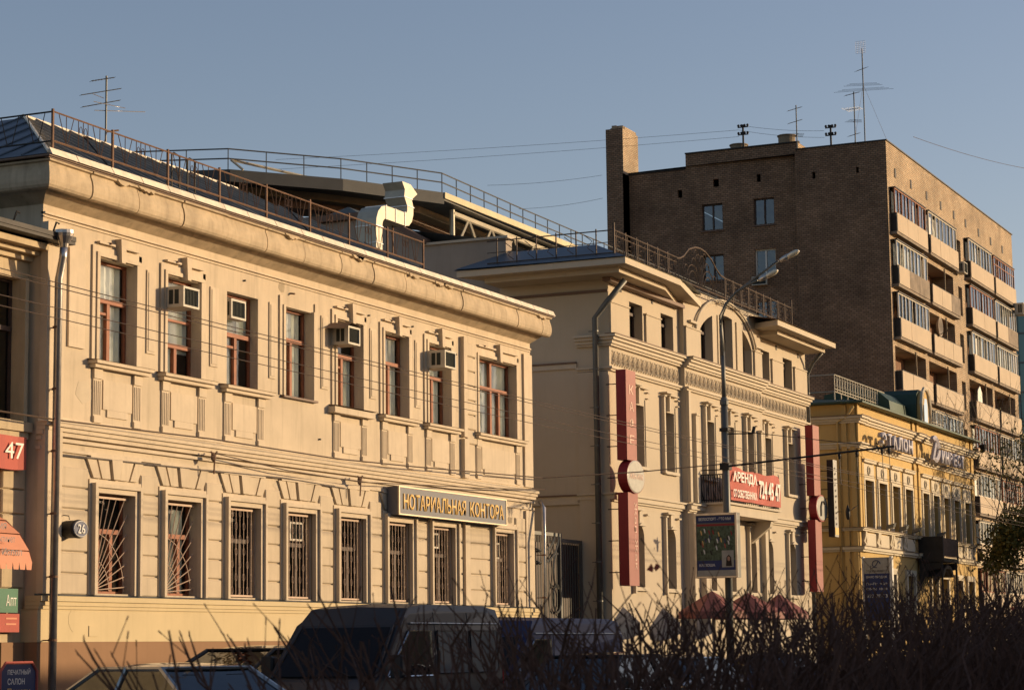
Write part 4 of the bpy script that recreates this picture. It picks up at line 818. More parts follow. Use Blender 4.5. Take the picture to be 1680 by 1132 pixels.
# ================================================================== brick tower block
tw = thing('brick_tower', 'tall brown brick apartment block with balconies on its sunny side', 'building', (122.5, 32, 0))
TX, TR, TZ = 122.5, 155.9, 29.9
cols = [(122.95,129.95,'A'),(130.7,137.7,'B'),(141.1,147.75,'C'),(148.35,154.8,'D')]
hs = []
for f in range(9):
    z = 24.75-3*f
    hs += [(a,b,z,z+2.5) for a, b, _ in cols]+[(139.0,140.05,z+.35,z+2.15)]
wl = MB(); wallxz(wl, TX, TR, -1, TZ, 32, hs, 1.25)
put('front_wall', wl, 'brickX', tw)
sd = MB(); sh_ = []
WS = [(43.34,42.05,27.37,25.8),(40.15,38.9,27.43,25.85),(43.34,42.06,24.35,22.8),(40.15,38.9,24.42,22.85),(43.34,42.06,21.35,19.8),(40.15,38.9,21.42,19.85)]
# side wall: y runs along, so holes given in y
def sidewall(x, y0, y1, z0, z1, holes, depth):
    f = MB(); wallxz(f, y0, y1, z0, z1, 0, holes, depth); i = len(sd.v)
    sd.v += [(x+q[1], q[0], q[2]) for q in f.v]; sd.f.extend(tuple(i+k for k in g) for g in f.f)
sidewall(TX, 32, 37.35, -1, TZ, [(33.62,33.78,28.2,28.55),(36.17,36.36,28.12,28.5)], .3)
sidewall(TX+.7, 37.35, 44.28, -1, 30.5, [(min(a,b),max(a,b),d,c) for a,b,c,d in WS]+[(42.24,42.6,28.36,28.83),(39.67,39.91,28.39,28.85)], .22)
sidewall(TX+.75, 44.28, 47.9, -1, 29.6, [(44.56,44.85,27.92,28.39)], .3)
sd.quad((TX,37.35,-1),(TX+.7,37.35,-1),(TX+.7,37.35,TZ),(TX,37.35,TZ))
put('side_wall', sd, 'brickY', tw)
put('raised_wall', MB().quad((TX+.7,37.36,TZ),(TX+4.5,37.36,TZ),(TX+4.5,37.36,30.5),(TX+.7,37.36,30.5)).quad((TX+.7,44.28,29.6),(TX+6,44.28,29.6),(TX+6,44.28,30.5),(TX+.7,44.28,30.5)), 'brickX', tw)
put('roof', MB().quad((TX,32,TZ-.15),(TR,32,TZ-.15),(TR,48,TZ-.15),(TX+.8,48,TZ-.15)).quad((TX+.7,37.36,30.48),(TX+4.5,37.36,30.48),(TX+6,44.28,30.48),(TX+.7,44.28,30.48)).quad((TR,32,-1),(TR,48,-1),(TR,48,TZ),(TR,32,TZ)).quad((TX,48,-1),(TR,48,-1),(TR,48,TZ-.2),(TX,48,TZ-.2)), 'iron', tw)
put('roof_coping', MB().box(TX-.06,TR+.06,31.93,32.15,TZ,TZ+.07).box(TX-.06,TX+.2,32.151,37.3,TZ,TZ+.07).box(TX+.62,TX+.9,37.3,44.3,30.5,30.57).box(TX+.68,TX+.95,44.31,47.9,29.6,29.66), 'iron', tw)
put('parapet', MB().box(TX+.2,TR,32.16,32.3,29.75,TZ+.001), 'loggia', tw)
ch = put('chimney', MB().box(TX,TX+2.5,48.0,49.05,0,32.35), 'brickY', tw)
put('chimney_lit_face', MB().box(TX+.001,TX+2.499,47.96,47.999,29.6,32.35), 'brickX', ch)  # lighter brick sheet: the sunlight on this face put in as colour
mb = MB(); 
for k in range(22): mb.bev(TX+R_.uniform(0,2.2), TX+R_.uniform(.3,2.4)+.2, 47.98+R_.uniform(0,.6), 48.5+R_.uniform(0,.5), 32.3, 32.38+R_.uniform(.03,.28), .03)
put('broken_brickwork', mb, 'brickX', ch, kind='stuff')
for q in (41.25, 38.3):
    put('roof_drum', MB().lathe([(.5,30.3),(.5,30.98),(.56,30.99),(.56,31.05),(.48,31.06)], (TX+1.6,q,-.12 if q > 40 else .12), 20), 'beige', tw, smooth=False)
for (ya, yb, zt, zb), lb in zip(WS, range(9)):
    o = put('side_window', MB().box(0,.08,0,.07,0,zt-zb).box(0,.08,ya-yb-.07,ya-yb,0,zt-zb).box(0,.08,.07,ya-yb-.07,0,.07).box(0,.08,.07,ya-yb-.07,zt-zb-.07,zt-zb).box(-.01,.08,(ya-yb)/2-.04,(ya-yb)/2+.04,.07,zt-zb-.07), 'signwhite' if lb == 3 else 'darkwood', tw, (TX+.86, yb, zb))
    put('pane', MB().quad((0,.04,.04),(0,ya-yb-.04,.04),(0,ya-yb-.04,zt-zb-.04),(0,.04,zt-zb-.04)), 'sky_glass', o, (TX+.93, yb, zb))
    put('side_sill', MB().box(TX+.62,TX+.75,yb-.05,ya+.05,zb-.08,zb-.01), 'copper', tw)
for x in (124.3,127.86,131.6,135.1,138.5,141.7,145.4,149.0,152.6): put('vent_slot', MB().box(x-.16,x+.16,31.96,32.0,28.1,28.6), 'iron', tw)
put('slot_window', MB().quad((139,32.3,0),(140.05,32.3,0),(140.05,32.3,27),(139,32.3,27)), 'dglass', tw)
kinds = {'A':'gggoogggg','B':'goooggggg','C':'gGgoggggg','D':'wggogwggg'}
bal = {}
for ci, (a, b, nm) in enumerate(cols):
    for f in range(9):
        z = 24.75-3*f; kd = kinds[nm][f]
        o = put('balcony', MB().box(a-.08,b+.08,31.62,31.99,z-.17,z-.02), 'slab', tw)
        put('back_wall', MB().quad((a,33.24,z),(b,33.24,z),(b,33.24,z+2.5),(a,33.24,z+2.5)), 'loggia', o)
        n = 3 if b-a > 6.8 else 2; pw = (b-a)/n
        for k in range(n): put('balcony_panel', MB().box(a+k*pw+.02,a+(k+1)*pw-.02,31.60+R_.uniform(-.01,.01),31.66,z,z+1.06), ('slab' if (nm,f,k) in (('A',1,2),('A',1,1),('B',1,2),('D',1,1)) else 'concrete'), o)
        put('side_panel', MB().box(a-.03,a+.0,31.66,32.0,z,z+1.05), 'iron', o)
        # flat inside: door and window
        put('balcony_door', MB().box(a+1.0,a+1.75,33.16,33.23,z+.02,z+2.1).box(a+2.0,a+3.6,33.16,33.23,z+.85,z+2.1), 'signwhite', o)
        put('door_pane', MB().box(a+1.1,a+1.65,33.15,33.159,z+.8,z+2.0).box(a+2.1,a+2.75,33.15,33.159,z+.95,z+2.0).box(a+2.85,a+3.5,33.15,33.159,z+.95,z+2.0), 'sky_glass', o)
        if kd in 'gGw':
            nb = {'A':9,'B':8,'C':8,'D':9}[nm]; h = 1.42; fm = 'acwhite' if (f+ci) % 3 != 0 and kd != 'w' else 'wood'
            mb = MB().box(a,b,31.70,31.78,z+1.07,z+1.13).box(a,b,31.70,31.78,z+2.43,z+2.49)
            for k in range(nb+1): mb.box(a+(b-a-.07)*k/nb,a+(b-a-.07)*k/nb+.07,31.70,31.78,z+1.131,z+2.429)
            if kd == 'w': mb.box(a,b,31.71,31.77,z+1.95,z+2.0)
            put('glazing_frame', mb, fm, o)
            for k in range(nb):
                x0 = a+(b-a-.07)*k/nb; t = R_.uniform(-.02,.02); t2 = R_.uniform(-.02,.02)
                if R_.random() < .12: continue
                put('pane', MB().quad((x0+.07,31.74+t,z+1.13),(x0+(b-a-.07)/nb,31.74+t2,z+1.13),(x0+(b-a-.07)/nb,31.74+t2,z+2.43),(x0+.07,31.74+t,z+2.43)), 'sky_glass' if R_.random() < .75 else 'glass', o)
            if kd == 'G' or R_.random() < .8:  # pale curtains added for the bright reflecting panes; G is the sun glint
                put('curtain', curtain_mesh(b-a-.3, 1.25), None, o, (a+.1, 31.95, z+1.1))
            put('glazing_top', MB().box(a-.03,b+.03,31.64,31.99,z+2.5,z+2.56), 'iron', o)
        else:
            put('post', MB().box((a+b)/2-.04,(a+b)/2+.04,31.66,31.74,z+1.06,z+2.5), 'beige', o)
            put('handrail', MB().box(a,b,31.6,31.66,z+1.063,z+1.10), 'iron', o)
# white cloth drying on an open balcony, dish and conditioners
solo('hanging_cloth', MB().prism([(142.5,16.3),(144.0,16.3),(143.9,17.6),(143.4,18.0),(142.8,17.7)],1,31.85,31.9), 'curtain', 'white cloth hanging in the open balcony of the brick tower', 'cloth')
sat = thing('satellite_dish', 'round satellite dish on an open balcony of the brick tower', 'satellite dish', (131.6, 31.5, 20.0))
put('dish', MB().lathe([(.04,.28),(.3,.22),(.5,.10),(.58,0),(.56,.0),(.3,.17),(.04,.23)], (131.7,31.45,20.35), 18, axis=1), 'greyst', sat)
put('feed_arm', MB().tube([(131.7,31.7,19.85),(131.75,31.1,20.05),(131.7,31.0,20.3)],.025,5), 'iron', sat)
def acunit(x, y, z, w, h, d, label, m='acwhite', grp=None, tilt=0):
    t = thing('air_conditioner', label, 'air conditioner', (x, y, z), grp)
    put('casing', MB().box(0,w,0.02,d,0,h), m, t, (x,y,z))
    fr = MB().box(0,w,-.015,.018,0,.045).box(0,w,-.015,.018,h-.045,h).box(0,.045,-.015,.018,.0455,h-.0455).box(w-.045,w,-.015,.018,.0455,h-.0455)
    put('front_frame', fr, m, t, (x,y,z))
    fin = MB().quad((.045,.015,.045),(w-.045,.015,.045),(w-.045,.015,h-.045),(.045,.015,h-.045))
    for k in range(1, 9): fin.box(.045+(w-.09)*k/9-.004,.045+(w-.09)*k/9+.004,.0,.012,.046,h-.046)
    put('fins', fin, 'acfin', t, (x,y,z))
    sv = MB()
    for q in (.18, .42): sv.box(-.004,.0,d*q,d*(q+.18),h*.15,h*.85)
    put('side_vent', sv, 'acfin', t, (x,y,z))
    return t
acunit(154.0,31.0,24.0,1.0,.8,.6,'air conditioner box on the right end of the top floor balcony of the tower','acwhite')
acunit(138.2,31.4,24.6,.9,.7,.5,'air conditioner box between the top floor balconies of the tower','acwhite')
acunit(126.6,32.6,16.6,1.0,.7,.4,'air conditioner inside the first open balcony of the tower','acwhite')
t = acunit(0,0,0,.9,.5,.3,'air conditioner under a side window of the brick tower','acwhite'); t.location = (TX+.45, 40.3, 22.3); t.rotation_euler.z = -math.pi/2
gt = thing('glass_tower', 'teal glass office tower far behind at the right edge', 'building', (220, 42, 0))
put('glass_wall', MB().box(220,260,34,46.1,0,34.6), 'teal', gt)
mb = MB()
for k in range(12): mb.box(219.9,219.98,34,46.1,2.6+2.9*k,2.75+2.9*k)
for k in range(11): mb.box(219.85,219.9,35+1.1*k,35.06+1.1*k,0,34.6)
put('facade_fin', mb, 'post', gt, kind='stuff')

# ================================================================== gate between the houses
gtd = thing('iron_gate', 'tall iron gate with curved ornament in the gap between the two pale houses', 'gate', (58.6, 25.9, 0))
put('gate_frame', MB().box(57.6,57.7,25.9,25.98,0,5.0).box(60.55,60.65,25.9,25.98,0,5.0).box(57.701,60.549,25.9,25.98,4.9,5.0).box(60.651,62.2,25.9,25.98,4.75,4.85).box(62.1,62.2,25.9,25.98,0,4.749), 'post', gtd)
mb = MB()
for k in range(14): mb.box(57.85+.19*k,57.87+.19*k,25.93,25.95,.2,4.89)
for k in range(8): mb.box(60.8+.18*k,60.82+.18*k,25.93,25.95,.2,4.74)
put('gate_bars', mb, 'post', gtd, kind='stuff')
mb = MB(); mb.ring((59.1,25.88,5.0),1.3,.9,.03,16,180,360).ring((59.1,25.88,5.0),1.0,.55,.03,14,180,360).ring((60.3,25.88,3.9),.35,.5,.03,14,90,270).ring((60.2,25.88,3.1),.3,.4,.03,14)
put('gate_ornament', mb, 'post', gtd)
put('gate_backing', MB().quad((57.7,25.99,0),(62.1,25.99,0),(62.1,25.99,4.7),(57.7,25.99,4.7)), 'darkwood', gtd)

# ================================================================== signs
t = thing('office_sign', 'long grey sign board with yellow lettering over the ground floor windows of the town house', 'sign', (47.78, 24.6, 4.9))
put('box', MB().box(47.80,53.97,24.62,24.93,4.90,5.57), 'signgrey', t)
mb = MB()
for a in ((47.79,53.98,4.89,4.92),(47.79,53.98,5.55,5.58)): mb.box(a[0],a[1],24.605,24.64,a[2],a[3])
mb.box(47.79,47.83,24.605,24.64,4.921,5.549).box(53.94,53.98,24.605,24.64,4.921,5.549)
put('rim', mb, 'signrim', t)
text('НОТАРИАЛЬНАЯ', 'gold', t, (48.02,24.612,5.03), w=3.45, h=.38, ext=.012, bold=.015); text('КОНТОРА', 'gold', t, (51.72,24.612,5.03), w=2.05, h=.38, ext=.012, bold=.015)
t = thing('house_number', 'dark round-ended lamp with white 26 on a blue oval between drainpipe and first barred window', 'sign', (34.92, 24.9, 4.0))
put('body', MB().lathe([(.05,0),(.20,0),(.215,.04),(.20,.12),(.20,.30)], (34.93,24.66,4.0), 22, axis=1, sx=1.22, sy=.82), 'iron', t)
put('plate', MB().lathe([(.05,0),(.185,0),(.19,.012)], (34.93,24.645,4.0), 22, axis=1, sx=1.25, sy=.84), 'signblue', t)
put('plate_rim', MB().tube([(34.93+.215*math.cos(rad(q)),24.642,4.0+.145*math.sin(rad(q))) for q in range(0,361,15)],.007,5), 'signwhite', t)
text('26', 'signwhite', t, (34.81,24.64,3.91), w=.24, h=.18, ext=.008, bold=.02)
put('hook', MB().tube([(34.78,24.8,4.17),(34.76,24.8,4.24),(34.8,24.95,4.26)],.01,5), 'iron', t)
t = thing('sandwich_board', 'dark folding board with red rim reading ПЕЧАТНЫЙ САЛОН at the lower left corner', 'sign', (30.2, 22.4, .13))
mb = MB().prism([(29.75,.3),(30.68,.3),(30.68,1.42),(30.55,1.55),(29.88,1.55),(29.75,1.42)],1,22.5,22.54); put('panel', mb, 'signblue', t)
put('rim', MB().tube([(29.73,22.49,.3),(29.73,22.49,1.43),(29.87,22.49,1.57),(30.56,22.49,1.57),(30.70,22.49,1.43),(30.70,22.49,.3)],.025,6), 'red', t)
put('leg', MB().tube([(30.70,22.5,1.4),(30.78,23.0,.14)],.02,5), 'red', t)
put('leg', MB().tube([(29.73,22.5,1.4),(29.68,23.0,.14)],.02,5), 'red', t)
for s_, z, m in (('ПЕЧАТНЫЙ',1.38,'signwhite'),('САЛОН',1.22,'signwhite'),('Печати',1.06,'gold'),('Штампы',.90,'gold')): text(s_, m, t, (29.93,22.495,z), w=.6 if len(s_)>5 else .45, h=.10, bold=.015)

def strip_sign(x0, x1, z0, z1, y0, y1, label, face, side, parts):
    t = thing('blade_sign', label, 'sign', (x0, y1, z0))
    for a, b in parts: put('box', MB().box(x0,x1,y0+.006,y1,a,b), side, t); put('face', MB().quad((x0,y0,a),(x1,y0,a),(x1,y0,b),(x0,y0,b)), face, t)
    for k in range(7):
        z = z0+.4+(z1-z0-.8)*k/6; put('bracket', MB().tube([(x0+.2,y1,z),(x0+.2,25.0,z)],.015,4), 'iron', t)
    return t
cf = strip_sign(61.88,62.68,3.48,9.87,24.28,24.60,'tall red cafe blade sign with silvery oval disc on the near corner of the mansion','salmon','maroon',((3.48,6.22),(7.18,9.87)))
for k, c in enumerate('КАФЕ'): text(c, 'lettpink', cf, (62.12,24.27,9.15-.5*k), w=.34, h=.28)
put('disc', MB().lathe([(.1,.0),(.50,0),(.50,.30)], (62.40,24.22,6.70), 28, axis=1, sx=1.45, sy=1.0), 'maroon', cf)
put('disc_face', MB().lathe([(.1,0),(.46,0),(.49,.015)], (62.40,24.203,6.70), 28, axis=1, sx=1.45, sy=1.0), 'disc', cf)
text('ЖАН-ЖАК', 'lettpink', cf, (61.86,24.195,6.62), w=1.1, h=.18, bold=.01)
text('Жан-Жак', 'lettpink', cf, (62.36,24.27,5.95), w=2.0, h=.2, xa=(0,0,-1), ya=(1,0,0))
s2 = strip_sign(81.1,81.9,3.64,9.84,24.36,24.66,'tall red blade sign with pale oval disc on the far corner of the mansion','salmon','maroon',((3.64,6.3),(7.2,9.84)))
put('disc', MB().lathe([(.1,0),(.50,0),(.50,.30)], (81.75,24.28,6.75), 28, axis=1, sx=1.5), 'maroon', s2)
put('disc_face', MB().lathe([(.1,0),(.44,0),(.46,.012)], (81.75,24.265,6.75), 28, axis=1, sx=1.5), 'disc', s2)
put('emblem', MB().tube([(81.5,24.25,6.45),(81.52,24.25,6.8),(81.65,24.25,6.98),(81.9,24.25,7.0),(82.0,24.25,6.92)],.04,6), 'iron', s2)
s3 = strip_sign(82.25,82.75,5.7,8.6,23.95,24.2,'narrow black and grey blade sign behind the second red sign','disc','iron',((5.7,8.6),))
put('yellow_panel', MB().quad((82.27,23.94,5.78),(82.73,23.94,5.78),(82.73,23.94,6.05),(82.27,23.94,6.05)), 'gold', s3)

for k in range(11): put('glyph_stroke', MB().quad((82.38,23.94,8.3-.21*k),(82.40+.22*((k*7)%3+1)/3,23.94,8.3-.21*k+.03),(82.40+.22*((k*7)%3+1)/3,23.94,8.3-.21*k-.04),(82.38,23.94,8.3-.21*k-.07)), 'iron', s3)

ban = thing('rent_banner', 'creased red banner reading АРЕНДА 724 45 47 on the mansion balcony', 'banner', (69.9, 23.85, 6.4))
mb = MB(); nx, nz = 26, 6
def by(u, v): return 23.84+.035*math.sin(u*11+v*3)+.02*math.sin(u*27-v*5)
def bz(u, v): return 6.42+1.08*v-.05*math.sin(u*3.14)*(v) + .03*math.sin(u*16)*v
for i in range(nx):
    for j in range(nz):
        q = [(i/nx,j/nz),((i+1)/nx,j/nz),((i+1)/nx,(j+1)/nz),(i/nx,(j+1)/nz)]
        mb.quad(*[(69.95+5.3*u, by(u,v), bz(u,v)) for u, v in q])
put('cloth', mb, 'red', ban, smooth=True)
for s_, x, z, w_, h in (('АРЕНДА',70.05,6.97,2.5,.40),('ОТ СОБСТВЕННИКА',70.05,6.52,2.45,.26),('724 45 47',72.75,6.60,2.35,.62)): text(s_, 'signwhite', ban, (x,23.775,z), w=w_, h=h, bold=.03)
for q in (70.0,72.6,75.2): put('tie', MB().tube([(q,23.86,7.45),(q+.05,23.9,7.58)],.012,4), 'iron', ban)

lt = thing('letter_sign', 'raised pale letters ЭТАЛОН ИНВЕСТ with ring emblem on the yellow house', 'sign', (92.5, 24.6, 9.95))
put('mounting_rail', MB().box(90.6,95.9,24.52,24.56,9.86,9.91).box(99.4,105.5,24.52,24.56,9.86,9.91), 'iron', lt)
for k, c in enumerate('ЭТАЛОН'): text(c, 'signletter', lt, (90.75+.86*k,24.5,9.78), w=.70, h=.60, ext=.22, bold=.035, name='letter')
for k, c in enumerate('ИНВЕСТ'): text(c, 'signletter', lt, (101.0+.75*k,24.5,9.78), w=.6, h=.60, ext=.22, bold=.035, name='letter')
em = put('emblem', MB().tube([(100.1+.62*math.cos(rad(q)),24.4,10.35+.50*math.sin(rad(q))) for q in range(-130,150,14)],.13,6), 'signletter', lt)
put('emblem_hook', MB().tube([(99.6,24.4,9.8),(99.85,24.4,10.15),(100.2,24.4,10.6),(100.55,24.4,10.45),(100.5,24.4,10.05),(100.2,24.4,9.85)],.11,6), 'signletter', lt)
for k, x in enumerate((92.6,94.7,96.9,101.3)):
    t = thing('floodlight', ('first','second','third','last')[k]+' small floodlight from the left on the ledge of the yellow house', 'floodlight', (x, 24.7, 6.4), 'floodlights on the yellow ledge')
    put('head', MB().prism([(0,0),(-.32,.08),(-.36,.22),(-.04,.16)],0,-.16,.16), 'post', t, (x,24.72,6.45)); put('lens', MB().lathe([(.01,0),(.05,.02),(.01,.05)],(0,-.4,.2),8), 'bulb', t, (x,24.75,6.45)); put('foot', MB().tube([(0,0,0),(0,-.05,.15)],.025,4), 'post', t, (x,24.75,6.4))
sb = thing('sales_board', 'blue and grey board reading ОФИС ПРОДАЖ on a pale frame by the yellow house', 'sign', (87.5, 23.9, 0))
put('board', MB().box(87.42,87.5,23.30,24.32,2.6,4.45), 'blueb', sb); put('top_board', MB().box(87.42,87.5,23.30,24.32,4.451,5.08), 'disc', sb)
put('frame', MB().box(87.40,87.62,23.18,23.29,0,5.12).box(87.40,87.62,24.33,24.4,0,5.12), 'signwhite', sb)
for s_, z, h, m in (('ЭТАЛОН-ИНВЕСТ',4.50,.09,'iron'),('ОФИС ПРОДАЖ',4.25,.11,'signwhite'),('Пн-Пт  9-20',4.0,.09,'signwhite'),('Сб-Вс  10-18',3.8,.09,'signwhite'),('933-70-33',3.5,.13,'signwhite')): text(s_, m, sb, (87.41,24.24,z), w=.84, h=h, xa=(0,-1,0), bold=.01)
put('emblem', MB().tube([(87.41,23.82+.16*math.cos(rad(q)),4.82+.14*math.sin(rad(q))) for q in range(-100,200,20)],.018,5).tube([(87.41,24.0,4.66),(87.41,23.85,4.75),(87.41,23.72,4.95)],.016,5), 'signblue', sb)

# ================================================================== lamp post with catenary bracket and light box
PX, PY = 62.05, 21.28
lp = thing('lamp_post', 'tall grey street lamp post with two curved arms carrying overhead wires', 'street lamp', (PX, PY, 0))
put('shaft', MB().tube([(PX,PY,0),(PX,PY,5.4),(PX-.0,PY,8.7)],.115,14,.10), 'post', lp, smooth=True)
put('collar', MB().lathe([(.13,8.65),(.13,8.76),(.08,8.87)],(PX,PY,0),14), 'post', lp)
put('upper_shaft', MB().tube([(PX,PY,8.76),(PX-.02,PY,10.21)],.07,10,.06), 'post', lp, smooth=True)
heads = ((61.77,19.15,12.81),(61.54,19.73,12.25))
for (hx_, hy, hz_), dx in zip(heads, (.06,-.06)):
    pth = [(PX+dx,PY,10.1),(PX+dx,PY+.04,10.88),(PX+dx*.9,PY+.02,11.28),(PX+dx*.5,PY-.13,11.61),(PX-.05,PY-.45,11.91),((PX+hx_)/2,(PY-.45+hy)/2+.05,(11.91+hz_)/2+.02),(hx_,hy+.28,hz_-.10)]
    a = put('arm', MB().tube(pth,.042,8,.035), 'post', lp, smooth=True)
    h = put('lamp_head', MB().lathe([(.02,.26),(.05,.24),(.075,.12),(.08,-.02),(.04,-.07)],(0,0,0),16,axis=1), 'lampmetal', a, (hx_,hy,hz_), smooth=True); h.rotation_euler.x = -.42
    g = put('lamp_cover', MB().lathe([(.03,.08),(.08,.04),(.095,-.10),(.09,-.24),(.05,-.32),(.015,-.34)],(0,0,0),18,axis=1,sy=.85), 'bulb', a, (hx_,hy-.05,hz_+.01), smooth=True); g.rotation_euler.x = -.42
br = put('catenary_bracket', MB().tube([(PX,PY,6.85),(PX-.1,16.24,7.19)],.03,8), 'iron', lp)
put('bracket_clamp', MB().box(PX-.14,PX+.14,PY-.14,PY+.14,6.75,6.95), 'iron', br)
put('stay_rod', MB().tube([(PX,PY,7.92),(PX-.08,16.7,7.21)],.012,5), 'cable', br)
put('stay_clamp', MB().box(PX-.12,PX+.12,PY-.13,PY+.13,7.87,7.97), 'iron', br)
for q in (16.4,16.6,17.33,17.84):
    put('insulator', MB().lathe([(.02,0),(.05,-.03),(.05,-.07),(.025,-.09),(.045,-.12),(.02,-.16)],(PX-.1,q,7.15-.06*(q-16.3)),8), 'iron', br)
    put('hanger', MB().tube([(PX-.1,q,7.0),(PX-.2,q-.05,6.2)],.01,4), 'iron', br)
put('small_lamp_arm', MB().tube([(PX,PY,7.8),(PX,PY-.85,7.77)],.02,5).tube([(PX,PY-.85,7.77),(PX,PY-.9,7.97)],.05,6), 'iron', lp)
lb = thing('light_box', 'advertising light box on the lamp post reading ВЕЛОСПОРТ - ЭТО МЫ with a cycling poster', 'sign', (PX-.25, PY, 3.4))
bx0, bx1, by0, by1, bz0, bz1 = PX-.40, PX-.13, 20.85, 22.15, 3.63, 5.49
put('case', MB().box(bx0+.01,bx1,by0,by1,bz0,bz1), 'post', lb)
put('frame', MB().box(bx0-.02,bx0+.009,by0,by0+.06,bz0,bz1).box(bx0-.02,bx0+.009,by1-.06,by1,bz0,bz1).box(bx0-.02,bx0+.009,by0+.061,by1-.061,bz0,bz0+.05).box(bx0-.02,bx0+.009,by0+.061,by1-.061,bz1-.06,bz1), 'galv', lb)
def lq(y0, y1, z0, z1, m, nm, d=.004): put(nm, MB().quad((bx0+.009-d,y1,z0),(bx0+.009-d,y0,z0),(bx0+.009-d,y0,z1),(bx0+.009-d,y1,z1)), m, lb)
lq(by0+.07,by1-.07,bz1-.28,bz1-.07,'blueb','title_band'); lq(by0+.07,by1-.07,bz0+.06,bz0+.22,'disc','bottom_band'); lq(by0+.07,by1-.07,bz0+.221,bz0+.5,'blueb','blue_band'); lq(by0+.07,by1-.07,bz0+.501,bz1-.38,'snow','poster'); lq(by0+.07,by1-.07,bz1-.37,bz1-.31,'maroon','red_band',.006)
text('ВЕЛОСПОРТ - ЭТО МЫ!', 'signwhite', lb, (bx0,by1-.14,bz1-.21), w=.98, h=.085, xa=(0,-1,0), bold=.02)
text('КАТЮША', 'signwhite', lb, (bx0,by1-.13,bz0+.33), w=.48, h=.08, xa=(0,-1,0), bold=.02)
rr = random.Random(3)
for k in range(26):     # riders in the poster: flat print
    yy, zz = by0+.12+rr.random()*.98, bz0+.62+rr.random()*.68; m = rr.choice(('red','signwhite','signblue','maroon','gold','signwhite','iron'))
    put('poster_rider', MB().prism([(yy,zz),(yy+.03,zz),(yy+.06,zz+.11),(yy+.04,zz+.14),(yy+.01,zz+.09)],0,bx0-.0005,bx0+.002), m, lb)
lq(by0+.12,by0+.48,bz0+.30,bz0+.78,'disc','portrait_card',.012)
put('portrait_hair', MB().prism([(by0+.18,bz0+.33),(by0+.36,bz0+.33),(by0+.34,bz0+.58),(by0+.27,bz0+.66),(by0+.20,bz0+.58)],0,bx0-.008,bx0-.004), 'hair', lb)
put('portrait_face', MB().prism([(by0+.23,bz0+.50),(by0+.27,bz0+.47),(by0+.31,bz0+.50),(by0+.31,bz0+.58),(by0+.27,bz0+.61),(by0+.23,bz0+.58)],0,bx0-.012,bx0-.0085), 'skin', lb)
for z in (3.8, 5.3): put('strap', MB().box(PX-.13,PX+.13,PY-.13,PY+.13,z,z+.08), 'iron', lb)

# ================================================================== wires
def sag(a, b, s_, n=24): return [tuple(a[i]+(b[i]-a[i])*k/n-(s_*4*(k/n)*(1-k/n) if i == 2 else 0) for i in range(3)) for k in range(n+1)]
def wire(label, pts, r=.008, grp='overhead wires', m='cable'):
    return solo('overhead_wire', MB().tube(pts, r, 4), m, label, 'wire', grp)
for k, (y, lb_) in enumerate(((16.18,'upper'),(16.39,'second'),(17.33,'third'),(17.84,'lowest'))):
    mb = MB(); px_ = [-22,20,62,104,139]
    pts = []
    for a, b in zip(px_, px_[1:]): pts += sag((a,y,6.2),(b,y,6.2),.12,14)[:-1]
    wire(lb_+' trolley wire of the four running along the street', pts+[(139,y,6.2)], .0065, 'trolley wires')
wire('service cable along the string course of the town house reaching the lamp post', [(31.9,24.75,6.0),(34.3,24.72,5.98),(39.6,24.72,6.05),(45.0,24.72,6.02),(48.8,24.70,6.1),(56.6,24.72,6.32),(59.5,23,6.6),(PX,PY,6.93)], .016)
wire('loose cable looping between two iron anchors above the ground floor windows', [(39.7,24.66,5.75),(42.6,24.68,5.6),(46.0,24.66,5.55),(50.3,24.66,5.72),(52.6,24.66,5.8),(56.6,24.62,6.0)], .012)
wire('steel conduit running under the string course from the drainpipe', [(34.6,24.93,5.38),(39.6,24.93,5.42),(43.0,24.93,5.46),(45.7,24.93,5.40)], .018, m='galv')
for x, z in ((39.65,5.68),(46.0,5.58)):
    solo('wire_anchor', MB().lathe([(.10,0),(.07,-.03),(.03,-.06)],(x,24.72,z),8,axis=1).tube([(x-.12,24.7,z+.1),(x,24.68,z+.02),(x+.12,24.7,z+.12)],.022,5).tube([(x,24.68,z),(x,24.7,z-.35)],.018,5), 'rust', ('forked iron wire anchor above the third and fourth barred windows','forked iron wire anchor left of the grey sign board')[x > 40], 'wire anchor', 'iron wire anchors on the facade')
for k, (a, b) in enumerate((((116,68,31.2),(124,41.2,31.8)),((116,68,30.6),(124,41.2,31.4)),((118,54.8,28.7),(122.45,49.3,29.6)),((118,52.8,27.1),(122.45,49.3,28.2)),((124,41.2,32.1),(124,36,31.2)),((124,41.2,31.8),(124,36,30.8)))):
    wire('faint roof wire '+('rising left of the chimney, uppermost','rising left of the chimney, second','left of the chimney at half height','left of the chimney, lowest','between the two insulator stubs, upper','between the two insulator stubs, lower')[k], sag(a,b,.12), .009, 'roof wires')
wire('faint wire leaving the right top corner of the brick tower', sag((124.5,30.9,30.4),(190,30,40.5),.8), .015, 'roof wires')

